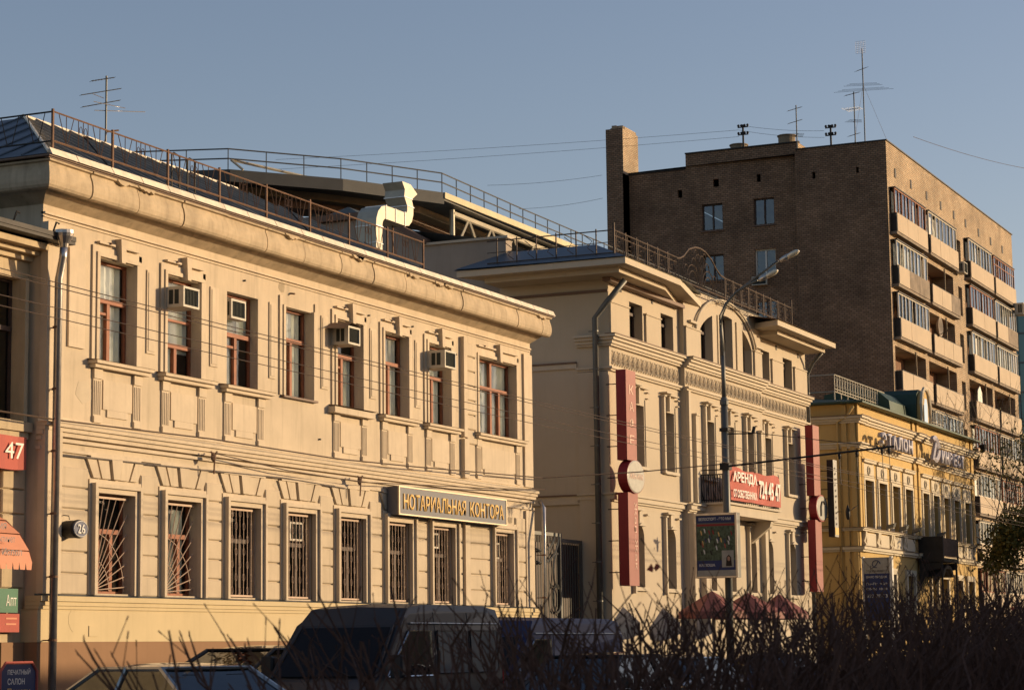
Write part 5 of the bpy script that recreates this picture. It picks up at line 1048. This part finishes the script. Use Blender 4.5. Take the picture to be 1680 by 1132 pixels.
# ================================================================== antennas
def yagi(mb, c, L_, ang, n, el=.5, tilt=0, r=.012):
    dx, dy = math.cos(ang), math.sin(ang)
    a = (c[0]-dx*L_*.4, c[1]-dy*L_*.4, c[2]+tilt*L_*.4); b = (c[0]+dx*L_*.6, c[1]+dy*L_*.6, c[2]-tilt*L_*.6)
    mb.tube([a,b],r*1.3,4)
    for k in range(n):
        u = k/(n-1); p = [a[i]+(b[i]-a[i])*u for i in range(3)]; e = el*(.7+.3*u)
        mb.tube([(p[0]+dy*e,p[1]-dx*e,p[2]),(p[0]-dy*e,p[1]+dx*e,p[2])],r*.7,3)
an = thing('antenna_mast', 'slim television antenna mast on the dark roof of the town house', 'antenna', (41.0, 28.4, 12.9))
put('mast', MB().tube([(41.0,28.4,12.6),(41.0,28.4,14.48)],.022,6), 'post', an)
for z, L_, a_, n, el, tl in ((14.4,.55,2.6,9,.10,.28),(14.12,1.0,2.7,12,.07,.30),(13.85,.9,2.6,6,.09,.30)):
    mb = MB(); yagi(mb, (40.95,28.4,z), L_, a_, n, el, -tl*-1, .008); put('aerial', mb, 'post', an)
put('dipole', MB().tube([(40.45,28.35,13.77),(41.6,28.3,13.86)],.009,4).tube([(40.7,28.5,13.64),(42.1,28.1,13.86)],.009,4).tube([(40.2,28.2,13.87),(40.9,28.4,13.95)],.009,4), 'galv', an)
put('strut', MB().tube([(41.0,28.4,13.2),(41.35,28.3,13.3)],.02,4), 'rust', an)
for nm, x, y, z0, z1, lb_, els in (
 ('a',123,37.35,30,32.65,'mast with two short slanting aerials on the brick tower roof',((32.45,.9,2.4,7,.15,.35),(31.7,.9,2.4,7,.15,.35),(30.9,.8,.6,5,.5,0))),
 ('b',123.2,33.95,29.9,33.1,'shorter comb aerial mast left of the tallest mast on the tower',((33.0,.9,2.3,6,.2,.3),(32.1,.9,1.4,7,.55,0),(31.4,.6,.5,4,.5,0),(30.6,.7,2.4,6,.2,.35))),
 ('c',122.9,33.3,29.9,35.5,'tallest antenna mast with long crossbars and a square grid on the brick tower',((34.3,.6,2.4,6,.35,.4),(33.4,.5,.3,3,1.1,0),(33.1,.5,.2,3,1.7,0)))):
    t = thing('antenna_mast', lb_, 'antenna', (x, y, z0), 'roof masts on the brick tower')
    put('mast', MB().tube([(x,y,z0-.2),(x,y,z1)],.035,6), 'post', t)
    for e in els:
        mb = MB(); yagi(mb, (x,y,e[0]), e[1], e[2], e[3], e[4], e[5], .014); put('aerial', mb, 'post', t)
    if nm == 'c':
        mb = MB()
        for k in range(7): mb.box(x-.31,x-.29,y-.28+.093*k,y-.27+.093*k,z1-.35,z1+.35); mb.box(x-.31,x-.29,y-.28,y+.28,z1-.35+.116*k,z1-.34+.116*k)
        put('grid_reflector', mb, 'galv', t)
        put('guy_wire', MB().tube([(x,y,33.4),(x+.5,y-1.2,29.95)],.008,3).tube([(x,y,33.4),(x+.5,y+.8,29.95)],.008,3), 'cable', t)
for x, y, z, lb_ in ((123.6,40.8,30.5,'dark insulator stub behind the left roof drum'),(123.6,35.5,29.9,'dark insulator stub left of the comb aerial')):
    t = thing('insulator_stub', lb_+' of the tower', 'insulator', (x, y, z))
    put('pole', MB().tube([(x,y,z),(x,y,z+1.5)],.06,6), 'iron', t)
    for dz in (.9, 1.35):
        put('crossbar', MB().box(x-.03,x+.03,y-.32,y+.32,z+dz-.03,z+dz+.03), 'iron', t)
        for dy in (-.28,-.1,.1,.28): put('insulator', MB().lathe([(.03,0),(.075,.05),(.075,.11),(.03,.16)],(x,y+dy,z+dz+.02),6), 'iron', t)

# ================================================================== window air conditioners of the town house
acunit(38.2,24.55,8.62,.60,.42,.55,'air conditioner jutting out of the second upper window of the town house')
acunit(40.74,24.98,8.74,.60,.42,.2,'air conditioner set flush in the third upper window of the town house')
t = acunit(45.15,24.55,8.68,.58,.42,.5,'air conditioner with a bent tin hood in the fifth upper window')
put('tin_hood', MB().quad((44.75,24.45,8.98),(45.2,24.45,9.16),(45.2,25.0,9.2),(44.75,25.0,9.02)).quad((45.2,24.45,9.16),(45.75,24.45,9.12),(45.75,25,9.16),(45.2,25,9.2)), 'copper', t, (0,0,0))
acunit(50.05,24.48,8.66,.64,.44,.6,'boxy air conditioner sticking out of the seventh upper window','acwhite')
acunit(43.42,25.09,4.12,.58,.42,.2,'air conditioner behind the barred fourth ground floor window','acwhite')
acunit(50.42,25.09,4.2,.45,.38,.2,'air conditioner behind the barred seventh ground floor window','acwhite')
acunit(54.02,25.09,4.05,.5,.42,.2,'air conditioner behind the barred ground floor window nearest the right corner','acwhite')
# crow in flight
cr = thing('crow', 'dark crow flying in front of the yellow side wall', 'bird', (70, 20, 5.7))
CX, CY, CZ = 70.2, 20.0, 5.95
put('body', MB().lathe([(.01,-.22),(.05,-.17),(.075,-.05),(.07,.08),(.04,.18),(.015,.26)],(CX,CY,CZ-.1),10), 'iron', cr, smooth=True)
for s_, u in ((-1,.10),(1,-.04)): put('wing', MB().quad((CX+.08,CY+s_*.03,CZ-.04),(CX+.10,CY+s_*.18,CZ+u),(CX+.02,CY+s_*.38,CZ+u*1.6),(CX-.12,CY+s_*.30,CZ+u*.8),(CX-.10,CY+s_*.10,CZ-.05)), 'iron', cr)
put('tail', MB().quad((CX-.02,CY-.2,CZ-.11),(CX+.05,CY-.36,CZ-.16),(CX-.05,CY-.37,CZ-.16)), 'iron', cr)

# ================================================================== vehicles (all head towards -X, so they are built nose at -x)
def tubeq(mb, a, b, r): mb.tube([a,b], r, 6)
def car(label, name, x0, y0, L, W_, Hroof, belt, hood, gh, paint, wheel_r=.33, kind='sedan', driver=False, cat='car', glassm='cglass', tail=True):
    """x0 = nose, y0 = near side; gh = (windscreen foot, windscreen top, rear window top, rear window foot) along the car"""
    t = thing(name, label, cat, (x0, y0, 0)); P = lambda x, y, z: (x0+x, y0+y, z)
    a, b, c, d = gh; z0 = .26
    prof = [(0.02,z0+.15),(.0,.55),(.06,hood-.12),(.35,hood-.02),(a,belt-.02),(d,belt+.0),(L-.12,belt-.08 if kind=='sedan' else belt),(L-.02,belt-.25),(L,.5),(L-.06,z0+.08)]
    arch = lambda cx: [(cx+(wheel_r+.06)*math.cos(rad(q)), wheel_r+(wheel_r+.06)*math.sin(rad(q))) for q in (0,30,60,90,120,150,180)]
    full = prof+[(L-.5,z0)]+arch(L-.85)+arch(.85)+[(.4,z0)]
    cxm, czm = L/2, .6
    mb = MB(); n = len(full); ys = [(0,.975,.03),(.06,1,0),(W_-.06,1,0),(W_,.975,.03)]
    for (y, s_, i_) in ys:
        for (x, z) in full: mb.v.append(P(cxm+(x-cxm)*(1-.012*(s_ < 1)), y, z-(.02 if s_ < 1 and z > .7 else 0)))
    for k in range(3):
        for j in range(n): mb.f.append((k*n+j,k*n+(j+1)%n,(k+1)*n+(j+1)%n,(k+1)*n+j))
    mb.f += [tuple(range(n))[::-1], tuple(range(3*n,4*n))]
    put('body', mb, paint, t)
    ib, it = .10, .26 if kind != 'van' else .12
    B = [(a,ib),(d,ib),(d,W_-ib),(a,W_-ib)]; T = [(b,it),(c,it),(c,W_-it),(b,W_-it)]
    bp = [P(x,y,belt) for x,y in B]; tp = [P(x,y,Hroof-.07) for x,y in T]
    names = ('side_glass','rear_glass','side_glass','windscreen')
    for k in range(4):
        q = [bp[k],bp[(k+1)%4],tp[(k+1)%4],tp[k]]
        put(names[k], MB().quad(*q), glassm, t)
    # roof with crown
    mb = MB(); nx, ny = 8, 6; i0 = 0
    for i in range(nx+1):
        for j in range(ny+1):
            u, v = i/nx, j/ny; x = b-.04+(c-b+.08)*u; y = it-.02+(W_-2*it+.04)*v
            mb.v.append(P(x, y, Hroof-.07+.07*(1-(2*u-1)**2*.8)*(1-(2*v-1)**4*.9)))
    for i in range(nx):
        for j in range(ny): q = i*(ny+1)+j; mb.f.append((q,q+1,q+ny+2,q+ny+1))
    put('roof', mb, paint, t, smooth=True)
    mb = MB()
    for k in range(4): tubeq(mb, bp[k], tp[k], .035)
    for k in (0, 2): tubeq(mb, tp[k], tp[k+1], .03)
    for k in (1, 3): tubeq(mb, tp[k], tp[(k+1)%4], .03)
    for yb, yt in ((ib,it),(W_-ib,W_-it)):
        for u in ((.45,) if kind != 'suv' else (.36,.74)): tubeq(mb, P(a+(d-a)*u,yb,belt), P(b+(c-b)*u,yt,Hroof-.06), .035)
    put('pillar', mb, paint if kind == 'sedan' else 'rubber', t)
    w = MB().lathe([(wheel_r*.6,-.1),(wheel_r,-.1),(wheel_r,.1),(wheel_r*.6,.1)],(0,0,0),20,axis=1).mesh('tyre', MT['tyre']); r = MB().lathe([(.04,-.11),(wheel_r*.62,-.09),(wheel_r*.62,.05),(.04,.06)],(0,0,0),16,axis=1).mesh('rim', MT['lampmetal'])
    for x in (.85, L-.85):
        for y in (.12, W_-.12): wo = put('tyre', w, None, t, P(x,y,wheel_r)); put('rim', r, None, wo, P(x,y,wheel_r))
    for y in (.08, W_-.36):
        put('headlight', MB().box(x0-.01,x0+.12,y0+y,y0+y+.28,hood-.30,hood-.14), 'lampglass', t); put('tail_light', MB().box(x0+L-.10,x0+L+.006,y0+y,y0+y+.26,belt-.32,belt-.10), 'tail', t)
    put('bumper', MB().box(x0-.06,x0+.1,y0+.05,y0+W_-.05,.3,.5), 'rubber', t); put('bumper', MB().box(x0+L-.08,x0+L+.06,y0+.05,y0+W_-.05,.32,.52), 'rubber', t)
    put('number_plate', MB().box(x0-.075,x0-.062,y0+W_/2-.26,y0+W_/2+.26,.35,.46), 'signwhite', t)
    for y, s_ in ((-.14,1),(W_-.04,1)):
        put('door_mirror', MB().bev(x0+a+.35,x0+a+.50,y0+y,y0+y+.18,belt+.02,belt+.18,.02), 'rubber', t)
    for y in (.32, W_-.82):
        for x in (a+.95, a+1.85):
            if x < d-.5: put('seat', MB().prism([(x,.45),(x+.5,.45),(x+.62,belt+.15),(x+.5,belt+.15),(x+.42,.62),(x,.58)],1,0,.5), 'rubber', t, P(0,y,0)); put('headrest', MB().bev(x+.50,x+.60,.12,.38,belt+.17,belt+.36,.02), 'rubber', t, P(0,y,0))
    put('dashboard', MB().prism([(a+.1,.6),(a+.6,.6),(a+.55,belt-.06),(a+.15,belt-.03)],1,.15,W_-.15), 'rubber', t, P(0,0,0))
    for k in (1, 2): put('door_seam', MB().box(x0+a+(d-a)*.42*k-.006,x0+a+(d-a)*.42*k+.006,y0-.004,y0+.02,.4,belt-.03), 'rubber', t)
    for k in (1, 2): put('door_handle', MB().box(x0+a+(d-a)*.42*k-.26,x0+a+(d-a)*.42*k-.08,y0-.02,y0+.0,belt-.16,belt-.12), 'rubber' if paint != 'carpaint_silver' else paint, t)
    return t

def skinned(name, verts, edges, radii, m, parent, root=0, lv=2):
    me = bpy.data.meshes.new(name); me.from_pydata(verts, edges, []); me.update(); me.materials.append(MT[m])
    o = put(name, me, None, parent); o.location = -W[parent]; W[o] = Vector()
    md = o.modifiers.new('skin', 'SKIN'); o.modifiers.new('sub', 'SUBSURF').levels = lv; o.modifiers['sub'].render_levels = lv
    for i, r in enumerate(radii): me.skin_vertices[0].data[i].radius = (r, r) if not isinstance(r, tuple) else r
    me.skin_vertices[0].data[root].use_root = True; return o
def person(label, x, y, z, pose, fx=-1, fy=0, coat='coat', legs='coat'):
    """z = hip height; faces (fx, fy)"""
    t = thing('person', label, 'person', (x, y, max(0, z-.9)))
    f = Vector((fx, fy, 0)).normalized(); s = Vector((-f.y, f.x, 0)); O = Vector((x, y, z))
    def p(a, b, c): return tuple(O+f*a+s*b+Vector((0,0,c)))
    sit = pose == 'sit'
    V = [p(0,0,0), p(0,0,.22), p(.01,0,.40), p(.0,0,.50)]; E = [(0,1),(1,2),(2,3)]; Rr = [(.15,.12),(.14,.11),(.17,.12),(.07,.06)]
    for sg in (1, -1):
        i = len(V); 
        arm = [p(.0,.19*sg,.42), p(.08,.24*sg,.18), p(.38,.16*sg,.20)] if sit else [p(.0,.19*sg,.42), p(-.04*sg,.24*sg,.14), p(.08*sg,.24*sg,-.09)]
        V += arm; E += [(2,i),(i,i+1),(i+1,i+2)]; Rr += [.065,.052,.04]
        i = len(V)
        leg = [p(.05,.10*sg,-.03), p(.44,.12*sg,.02), p(.62,.12*sg,-.36), p(.74,.12*sg,-.38)] if sit else [p(0,.10*sg,-.06), p(.12*sg,.10*sg,-.45), p(.02*sg-.04,.10*sg,-.84), p(.02*sg+.12,.10*sg,-.87)]
        V += leg; E += [(0,i),(i,i+1),(i+1,i+2),(i+2,i+3)]; Rr += [.095,.075,.055,.04]
    skinned('clothed_body', V, E, Rr, coat, t)
    # head: skull, jaw, nose, ears
    hz = .63; V = [p(.0,0,.50), p(.01,0,hz-.03), p(.015,0,hz+.05), p(.075,0,hz-.05)]; skinned('head', V, [(0,1),(1,2),(1,3)], [.05,(.078,.088),(.08,.09),(.045,.04)], 'skin', t)
    put('nose', MB().prism([(-.012,0),(.012,0),(0,.045)],1,0,.02), 'skin', t, p(.118,0,hz-.035)).rotation_euler.z = math.atan2(f.y, f.x)-math.pi/2
    for sg in (1, -1):
        put('ear', MB().lathe([(.005,-.01),(.022,0),(.005,.01)],(0,0,0),8,axis=0), 'skin', t, p(0,.088*sg,hz-.01))
        put('eye', MB().lathe([(.003,-.008),(.011,0),(.003,.008)],(0,0,0),8), 'hair', t, p(.098,.034*sg,hz+.015))
        hb = MB(); base = p(.38,.16*sg,.20) if sit else p(.08*sg,.24*sg,-.09); 
        dn = Vector(f)*.5 + Vector((0,0,-.1)) if sit else Vector((0,0,-1)); dn.normalize(); sd_ = s
        B_ = Vector(base); hb.tube([B_, B_+dn*.05, B_+dn*.09], .034, 8, .036)
        for q, l_ in ((-.027,.06),(-.009,.072),(.009,.068),(.027,.052)):
            r0 = B_+dn*.085+sd_*q; cv = Vector((0,0,-.02)) if sit else Vector(f)*.02
            hb.tube([r0, r0+dn*l_*.55, r0+dn*l_+cv], .009, 6, .006)
        r0 = B_+dn*.03-sd_*.035*sg; hb.tube([r0, r0+dn*.035-sd_*.02*sg, r0+dn*.06-sd_*.02*sg], .011, 6, .008)
        put('hand', hb, 'skin', t, smooth=True).location = -W[t]
    put('hair', MB().lathe([(.088,.0),(.094,.05),(.085,.09),(.05,.125),(.01,.135)],(0,0,0),14), 'hair', t, p(-.012,0,hz+.01), smooth=True)
    return t
sd_ = car('silver sedan turning toward the brown plinth at the lower left, driver inside','car',23.84,18.0,4.6,1.76,1.58,1.08,1.0,(1.05,1.95,3.35,4.2),'carpaint_silver'); sd_.rotation_euler.z = rad(-114.5)
person('driver in a grey shirt at the wheel of the silver sedan', 23.45, 16.04, .58, 'sit', fx=.41, fy=.91, coat='shirt')
car('dark car with arched roof between the silver sedan and the van','car',29.9,18.75,4.5,1.8,1.80,1.12,1.0,(.9,2.5,4.0,4.4),'carpaint_dark',kind='suv')
# high-roofed van
def van(label, x0, y0, L, W_, H, paint, windows=True, gh=(.95,1.75)):
    t = thing('van', label, 'van', (x0, y0, 0)); a, b = gh; z0 = .3
    prof = [(0,z0),(-.02,.62),(.05,.98),(a-.15,1.22),(a,1.28),(b,H-.32),(b+.35,H-.06),(b+.9,H),(L-.6,H),(L-.10,H-.06),(L-.02,H-.35),(L,z0)]
    full = prof; n = len(full); mb = MB()
    ys = [(.0,0.),(.0,.0),(.04,.05),(.14,.12)]
    secs = [(0.10, .10, 1), (0.0, .0, 0), (W_, .0, 0), (W_-.10, .10, 1)]
    # loft: lower body full width, roof sides leaning in
    rings = []
    for u in (0, .02, .5, .98, 1):
        y = W_*u; ring = []
        for x, z in full:
            k = max(0, (z-1.3)/(H-1.3)); yy = y + (.5-u)*2*.10*k*k; zz = z-(.10 if u in (0,1) and z > H-.1 else .0)+(.03 if u == .5 and z > H-.1 else 0)
            ring.append(P3(x0+x, y0+yy, zz))
        rings.append(ring)
    for r_ in rings: mb.v += r_
    for k in range(len(rings)-1):
        for j in range(n): mb.f.append((k*n+j,k*n+(j+1)%n,(k+1)*n+(j+1)%n,(k+1)*n+j))
    mb.f += [tuple(range(n))[::-1], tuple(range((len(rings)-1)*n,len(rings)*n))]
    put('body', mb, paint, t, smooth=False)
    def sy(z, side): k = max(0, (z-1.3)/(H-1.3)); return y0+(.10*k*k-.006 if side == 0 else W_-.10*k*k+.006)
    zt, zb = H-.42, 1.32
    for side in (0, 1):
        w_ = [(a+.30,b+.30,b+1.05,b+1.05)]
        q = [(x0+a+.22,zb-.04),(x0+b+1.0,zb-.04),(x0+b+1.0,zt),(x0+b+.25,zt)]
        put('door_window', MB().quad(*[(x, sy(z, side), z) for x, z in q]), 'cglass' if side == 0 else 'cglass', t)
        mb = MB()
        for k in range(4): p0, p1 = q[k], q[(k+1)%4]; mb.tube([(p0[0],sy(p0[1],side),p0[1]),(p1[0],sy(p1[1],side),p1[1])],.018,5)
        put('window_trim', mb, 'chrome' if side == 0 else 'rubber', t)
        if windows:
            for xa, xb in ((b+1.25,b+2.35),(b+2.5,L-.25)):
                q = [(x0+xa,zb),(x0+xb,zb),(x0+xb,zt),(x0+xa,zt)]
                put('side_window', MB().quad(*[(x, sy(z, side), z) for x, z in q]), 'van_glass', t)
                mb = MB()
                for k in range(4): p0, p1 = q[k], q[(k+1)%4]; mb.tube([(p0[0],sy(p0[1],side),p0[1]),(p1[0],sy(p1[1],side),p1[1])],.014,5)
                put('window_trim', mb, 'rubber', t)
        put('roof_rail', MB().tube([(x0+b+.3,sy(H-.3,side),H-.30),(x0+L-.1,sy(H-.3,side),H-.30)],.012,6), 'lampmetal', t)
        put('door_mirror', MB().bev(x0+a+.2,x0+a+.38,y0+(-.26 if side == 0 else W_+.06),y0+(-.06 if side == 0 else W_+.26),1.28,1.62,.03), 'rubber', t)
        for xs in (b+1.15, b+2.42): put('panel_seam', MB().tube([(x0+xs,sy(.5,side),.5),(x0+xs,sy(zt,side),zt),(x0+xs,sy(H-.12,side),H-.12)],.008,4), 'rubber', t)
    nrm = .02
    q = [(x0+a-.02,y0+.12,1.30),(x0+a-.02,y0+W_-.12,1.30),(x0+b-.03,y0+W_-.22,H-.36),(x0+b-.03,y0+.22,H-.36)]
    put('windscreen', MB().quad(*[(x-nrm,y,z) for x,y,z in q]), 'van_dark_glass', t)
    putall('pillar', [MB().tube([(q[0][0]-.03,q[0][1]-.05,1.28),(q[3][0]-.03,q[3][1]-.05,H-.34)],.03,6), MB().tube([(q[1][0]-.03,q[1][1]+.05,1.28),(q[2][0]-.03,q[2][1]+.05,H-.34)],.022,6)], paint, t)
    put('wiper', MB().tube([(q[0][0]-.05,y0+.5,1.30),(x0+a+.12,y0+1.1,1.5)],.01,4), 'rubber', t)
    for y in (.1, W_-.42): put('headlight', MB().bev(x0-.05,x0+.1,y0+y,y0+y+.32,.72,.95,.02), 'lampglass', t)
    for y in (.02, W_-.14): put('tail_light', MB().box(x0+L-.03,x0+L+.012,y0+y,y0+y+.12,.9,1.6), 'tail', t)
    put('bumper', MB().box(x0-.10,x0+.05,y0+.03,y0+W_-.03,.32,.62), 'rubber', t); put('grille', MB().box(x0-.035,x0+.02,y0+.5,y0+W_-.5,.70,.92), 'rubber', t)
    w = MB().lathe([(.2,-.1),(.34,-.1),(.34,.1),(.2,.1)],(0,0,0),20,axis=1).mesh('tyre', MT['tyre']); r = MB().lathe([(.04,-.11),(.22,-.09),(.22,.05),(.04,.06)],(0,0,0),16,axis=1).mesh('rim', MT['lampmetal'])
    for x in (.9, L-1.1):
        for y in (.05, W_-.05): wo = put('tyre', w, None, t, (x0+x,y0+y,.34)); put('rim', r, None, wo, (x0+x,y0+y,.34))
    return t
def P3(x, y, z): return (x, y, z)
MT['van_glass'] = mat('sky_grey_van_window', (.10,.115,.125), .12, .0, var=.1, bump=0, spec=.7, coat=.6)  # sky reflection of the side windows painted as a grey base
MT['van_dark_glass'] = mat('dark_windscreen', (.012,.012,.014), .1, .0, var=.1, bump=0, spec=.12)
van('blue grey high-roofed van with dark windscreen in front of the town house', 30.25, 16.4, 5.55, 2.0, 2.42, 'carpaint_van')
van('dark blue van with plain sides behind the grey van', 37.9, 17.6, 6.6, 2.0, 2.28, 'carpaint_blue', windows=False)
car('black estate car beside the blue van, behind the twigs','car',32.9,13.6,4.5,1.78,1.62,1.02,.95,(1.0,2.0,3.7,4.35),'carpaint_dark',kind='suv')
car('pale blue grey car half hidden by the hedge, behind the blue van','car',46.2,17.0,4.5,1.78,1.5,1.0,.93,(1.1,2.1,3.5,4.2),'carpaint_white')
car('dark blue car beyond the pale one, glimpsed through the hedge','car',53.0,17.1,4.5,1.78,1.48,1.0,.93,(1.1,2.1,3.5,4.2),'carpaint_blue')
person('pedestrian in a dark coat walking past the corner of the mansion', 60.9, 22.6, 1.0, 'walk', fx=1, fy=.1)
person('pedestrian in a grey jacket walking near the red parasols', 66.9, 21.9, 1.0, 'walk', fx=-1, fy=.1, coat='shirt')

# ================================================================== cafe parasols on the pavement
for k, (x, y, r, lb_) in enumerate(((64.9,22.8,1.1,'salmon red cafe parasol nearest the red blade sign'),(68.3,22.8,1.2,'salmon red cafe parasol between its two neighbours, right of the lamp post'),(70.9,22.6,1.0,'salmon red cafe parasol farthest along the mansion'))):
    t = thing('parasol', lb_, 'parasol', (x, y, .13), 'red cafe parasols')
    mb = MB(); n = 8
    for j in range(n):
        a, b = 2*math.pi*j/n, 2*math.pi*(j+1)/n; m_ = (a+b)/2
        mb.quad((x,y,3.35),(x+r*math.cos(a),y+r*math.sin(a),2.72),(x+r*.94*math.cos(m_),y+r*.94*math.sin(m_),2.70),(x+r*math.cos(b),y+r*math.sin(b),2.72))
        mb.quad((x+r*math.cos(a),y+r*math.sin(a),2.72),(x+r*math.cos(b),y+r*math.sin(b),2.72),(x+r*math.cos(b),y+r*math.sin(b),2.52),(x+r*math.cos(a),y+r*math.sin(a),2.52))
    put('canopy', mb, 'salmon', t); put('pole', MB().tube([(x,y,.13),(x,y,3.4)],.025,6), 'lampmetal', t); put('base', MB().lathe([(.28,.13),(.28,.2),(.05,.24)],(x,y,0),12), 'iron', t)

# ================================================================== trees at the right
def branch(mb, p, d, L_, r, depth, rg, tips, spread=.55, shrink=.72, upb=.15):
    pts = [p]; q = p
    for k in range(3):
        d = (d+Vector((rg.uniform(-1,1),rg.uniform(-1,1),rg.uniform(-.6,1)))*.14+Vector((0,0,upb*.3))).normalized(); q = q+d*L_/3; pts.append(q)
    mb.tube(pts, r, 5 if r > .02 else 3, r*.65, cap=False)
    if depth == 0: tips.append((q, d)); return
    for k in range(rg.choice((2,3,3))):
        dd = (d+Vector((rg.uniform(-1,1),rg.uniform(-1,1),rg.uniform(-.5,.8)))*spread).normalized()
        branch(mb, pts[rg.choice((2,3,3))], dd, L_*shrink*rg.uniform(.8,1.15), r*.62, depth-1, rg, tips, spread, shrink, upb)
def tree(label, name, x, y, h, r, depth, seed, leaves, lm='leafy', leafr=(.3,.7), lsz=.06):
    rg = random.Random(seed); t = thing(name, label, 'tree', (x, y, 0), None); tr_ = MB(); cr_ = MB(); tips = []
    tr_.tube([(x,y,0),(x+.05,y,h*.12),(x+.0,y-.03,h*.28)],r,10,r*.75)
    put('trunk', tr_, 'bark', t, smooth=True)
    for k in range(5):
        a = rg.uniform(0, 6.28); z = h*(.18+.035*k); branch(cr_, Vector((x,y,z)), Vector((math.cos(a)*.5,math.sin(a)*.5,.85)).normalized(), h*.27, r*.45, depth, rg, tips, .62, .74)
    put('branches', cr_, 'bark', t)
    if leaves:
        lf_ = MB()
        for (q, d) in tips:
            for k in range(leaves):
                c = q+Vector((rg.gauss(0,.28),rg.gauss(0,.28),rg.gauss(-.05,.26)))-d*rg.uniform(0,.8); 
                if c.z > h*leafr[1] and rg.random() < .8: continue
                u = Vector((rg.uniform(-1,1),rg.uniform(-1,1),rg.uniform(-1,1))).normalized()*lsz*rg.uniform(.6,1.4); v = u.cross(Vector((rg.uniform(-1,1),rg.uniform(-1,1),.3))).normalized()*lsz*.6
                lf_.quad(c-u, c+v, c+u, c-v)
        put('foliage', lf_, lm, t, kind='stuff')
    return t
tree('thin tree with small yellowing leaves at the right edge in front of the tower', 'leafy_tree', 112.5, 20.4, 12.0, .15, 5, 11, 34, leafr=(.2,.80), lsz=.095)
tree('second yellowing tree lower right, touching the picture edge', 'leafy_tree', 104.5, 18.9, 8.2, .15, 5, 5, 50, leafr=(.2,.95), lsz=.10)
tree('nearly bare tree in front of the tower balconies right of the yellow house', 'bare_tree', 115.0, 25.0, 14.5, .14, 5, 23, 2, leafr=(.1,.5))

# ================================================================== bare hedge in front of the camera
hd = thing('hedge', 'dense bare dark hedge of upright twigs across the lower right foreground', 'hedge', (4, 2.4, 0))
def shrub_mesh(seed, stems, dens):
    rg = random.Random(seed); mb = MB()
    for s_ in range(stems):
        x, y = rg.gauss(0,.22), rg.gauss(0,.34); d = Vector((rg.uniform(-.45,.45),rg.uniform(-.45,.45),1)).normalized(); q = Vector((x,y,0)); H = rg.uniform(1.15,1.74); k = 0; pts = [q]
        st = .13
        while q.z < H:
            d = (d+Vector((rg.gauss(0,.13),rg.gauss(0,.13),rg.gauss(.05,.08)))).normalized(); q = q+d*st; pts.append(q)
            if q.z > .55 and rg.random() < dens:
                dd = (d*.6+Vector((rg.uniform(-1,1),rg.uniform(-1,1),rg.uniform(-.1,.9)))).normalized(); L_ = rg.uniform(.12,.5); p2 = q; tw_ = [p2]
                for j in range(3):
                    dd = (dd+Vector((rg.gauss(0,.2),rg.gauss(0,.2),rg.gauss(.1,.12)))).normalized(); p3 = p2+dd*L_/3
                    if p3.z > 1.80: break
                    p2 = p3; tw_.append(p2)
                    if j < 2 and rg.random() < .5:
                        d3 = (dd+Vector((rg.uniform(-1,1),rg.uniform(-1,1),rg.uniform(-.2,1)))).normalized(); l3 = rg.uniform(.05,.2); mb.tube([p2,p2+d3*l3],.0018,3,.0011,cap=False)
                        mb.tube([p2+d3*l3*.93,p2+d3*l3*1.06],.0022,3,cap=False)
                if len(tw_) < 2: continue
                mb.tube(tw_,.0042,3,.0022,cap=False)
                mb.tube([p2-dd*.004,p2+dd*.014],.0029,4,.0012,cap=False)
        if len(pts) > 2: mb.tube(pts,.0092,4,.0034,cap=False)
    return mb.mesh('twigs', MT['twig'])
SM = [shrub_mesh(s_, 28, .60) for s_ in range(6)]; SP = [shrub_mesh(20+s_, 3, .30) for s_ in range(3)]
rg = random.Random(99); x = 4.15; k = 0
SX = []
def put_shrub(me, x, y, sz, rz):
    o = put('shrub', me, None, hd, (x, y, .03)); o.rotation_euler.z = rz; o.scale = (1, 1, sz); o['kind'] = 'stuff'
for x, y, sz in ((3.3,2.3,.93),(4.05,2.1,.99),(4.4,2.3,1.02),(4.7,2.35,1.0),(4.95,2.2,1.02),(5.2,2.45,1.03),(5.3,2.1,1.0)): put_shrub(SP[k % 3], x, y, sz, rg.uniform(0,6.28)); k += 1
x = 5.5
while x < 27:
    for y in ((2.15,2.75) if x < 14 else (2.2,2.9,3.5)):
        sz = min(1.07, .96+.02*(x-5.2))*rg.uniform(.95,1.04)
        put_shrub(SM[k % 6], x+rg.uniform(-.1,.1), y+rg.uniform(-.12,.12), sz*(1.0+.0*x), rg.uniform(0,6.28)); k += 1
    x += .38 if x < 12 else .55
# last leaves caught in the hedge
def leaf(label, x, y, z, m, s_):
    mb = MB(); u = Vector((.5,-.8,.2)).normalized()*s_; v = Vector((.1,.1,1)).normalized()*s_*.7; c = Vector((x,y,z)); nn = u.cross(v).normalized()*s_*.25
    mb.quad(c-u, c-u*.3+v+nn, c+nn*.5, c-u*.2-v*.8+nn).quad(c+nn*.5, c+u*.4+v*.9, c+u, c+u*.3-v*.7)
    return solo('dry_leaf', mb, m, label, 'leaf', 'dry leaves in the hedge')
leaf('heart-shaped red brown leaf above the hedge below the red cafe sign', 6.84, 2.6, 1.95, 'leafred', .024)
leaf('small orange red leaf low in the right part of the hedge', 10.9, 2.3, 1.86, 'leafred', .022)
leaf('yellow green leaf at the right edge of the hedge', 11.0, 1.95, 1.80, 'leafy', .03)
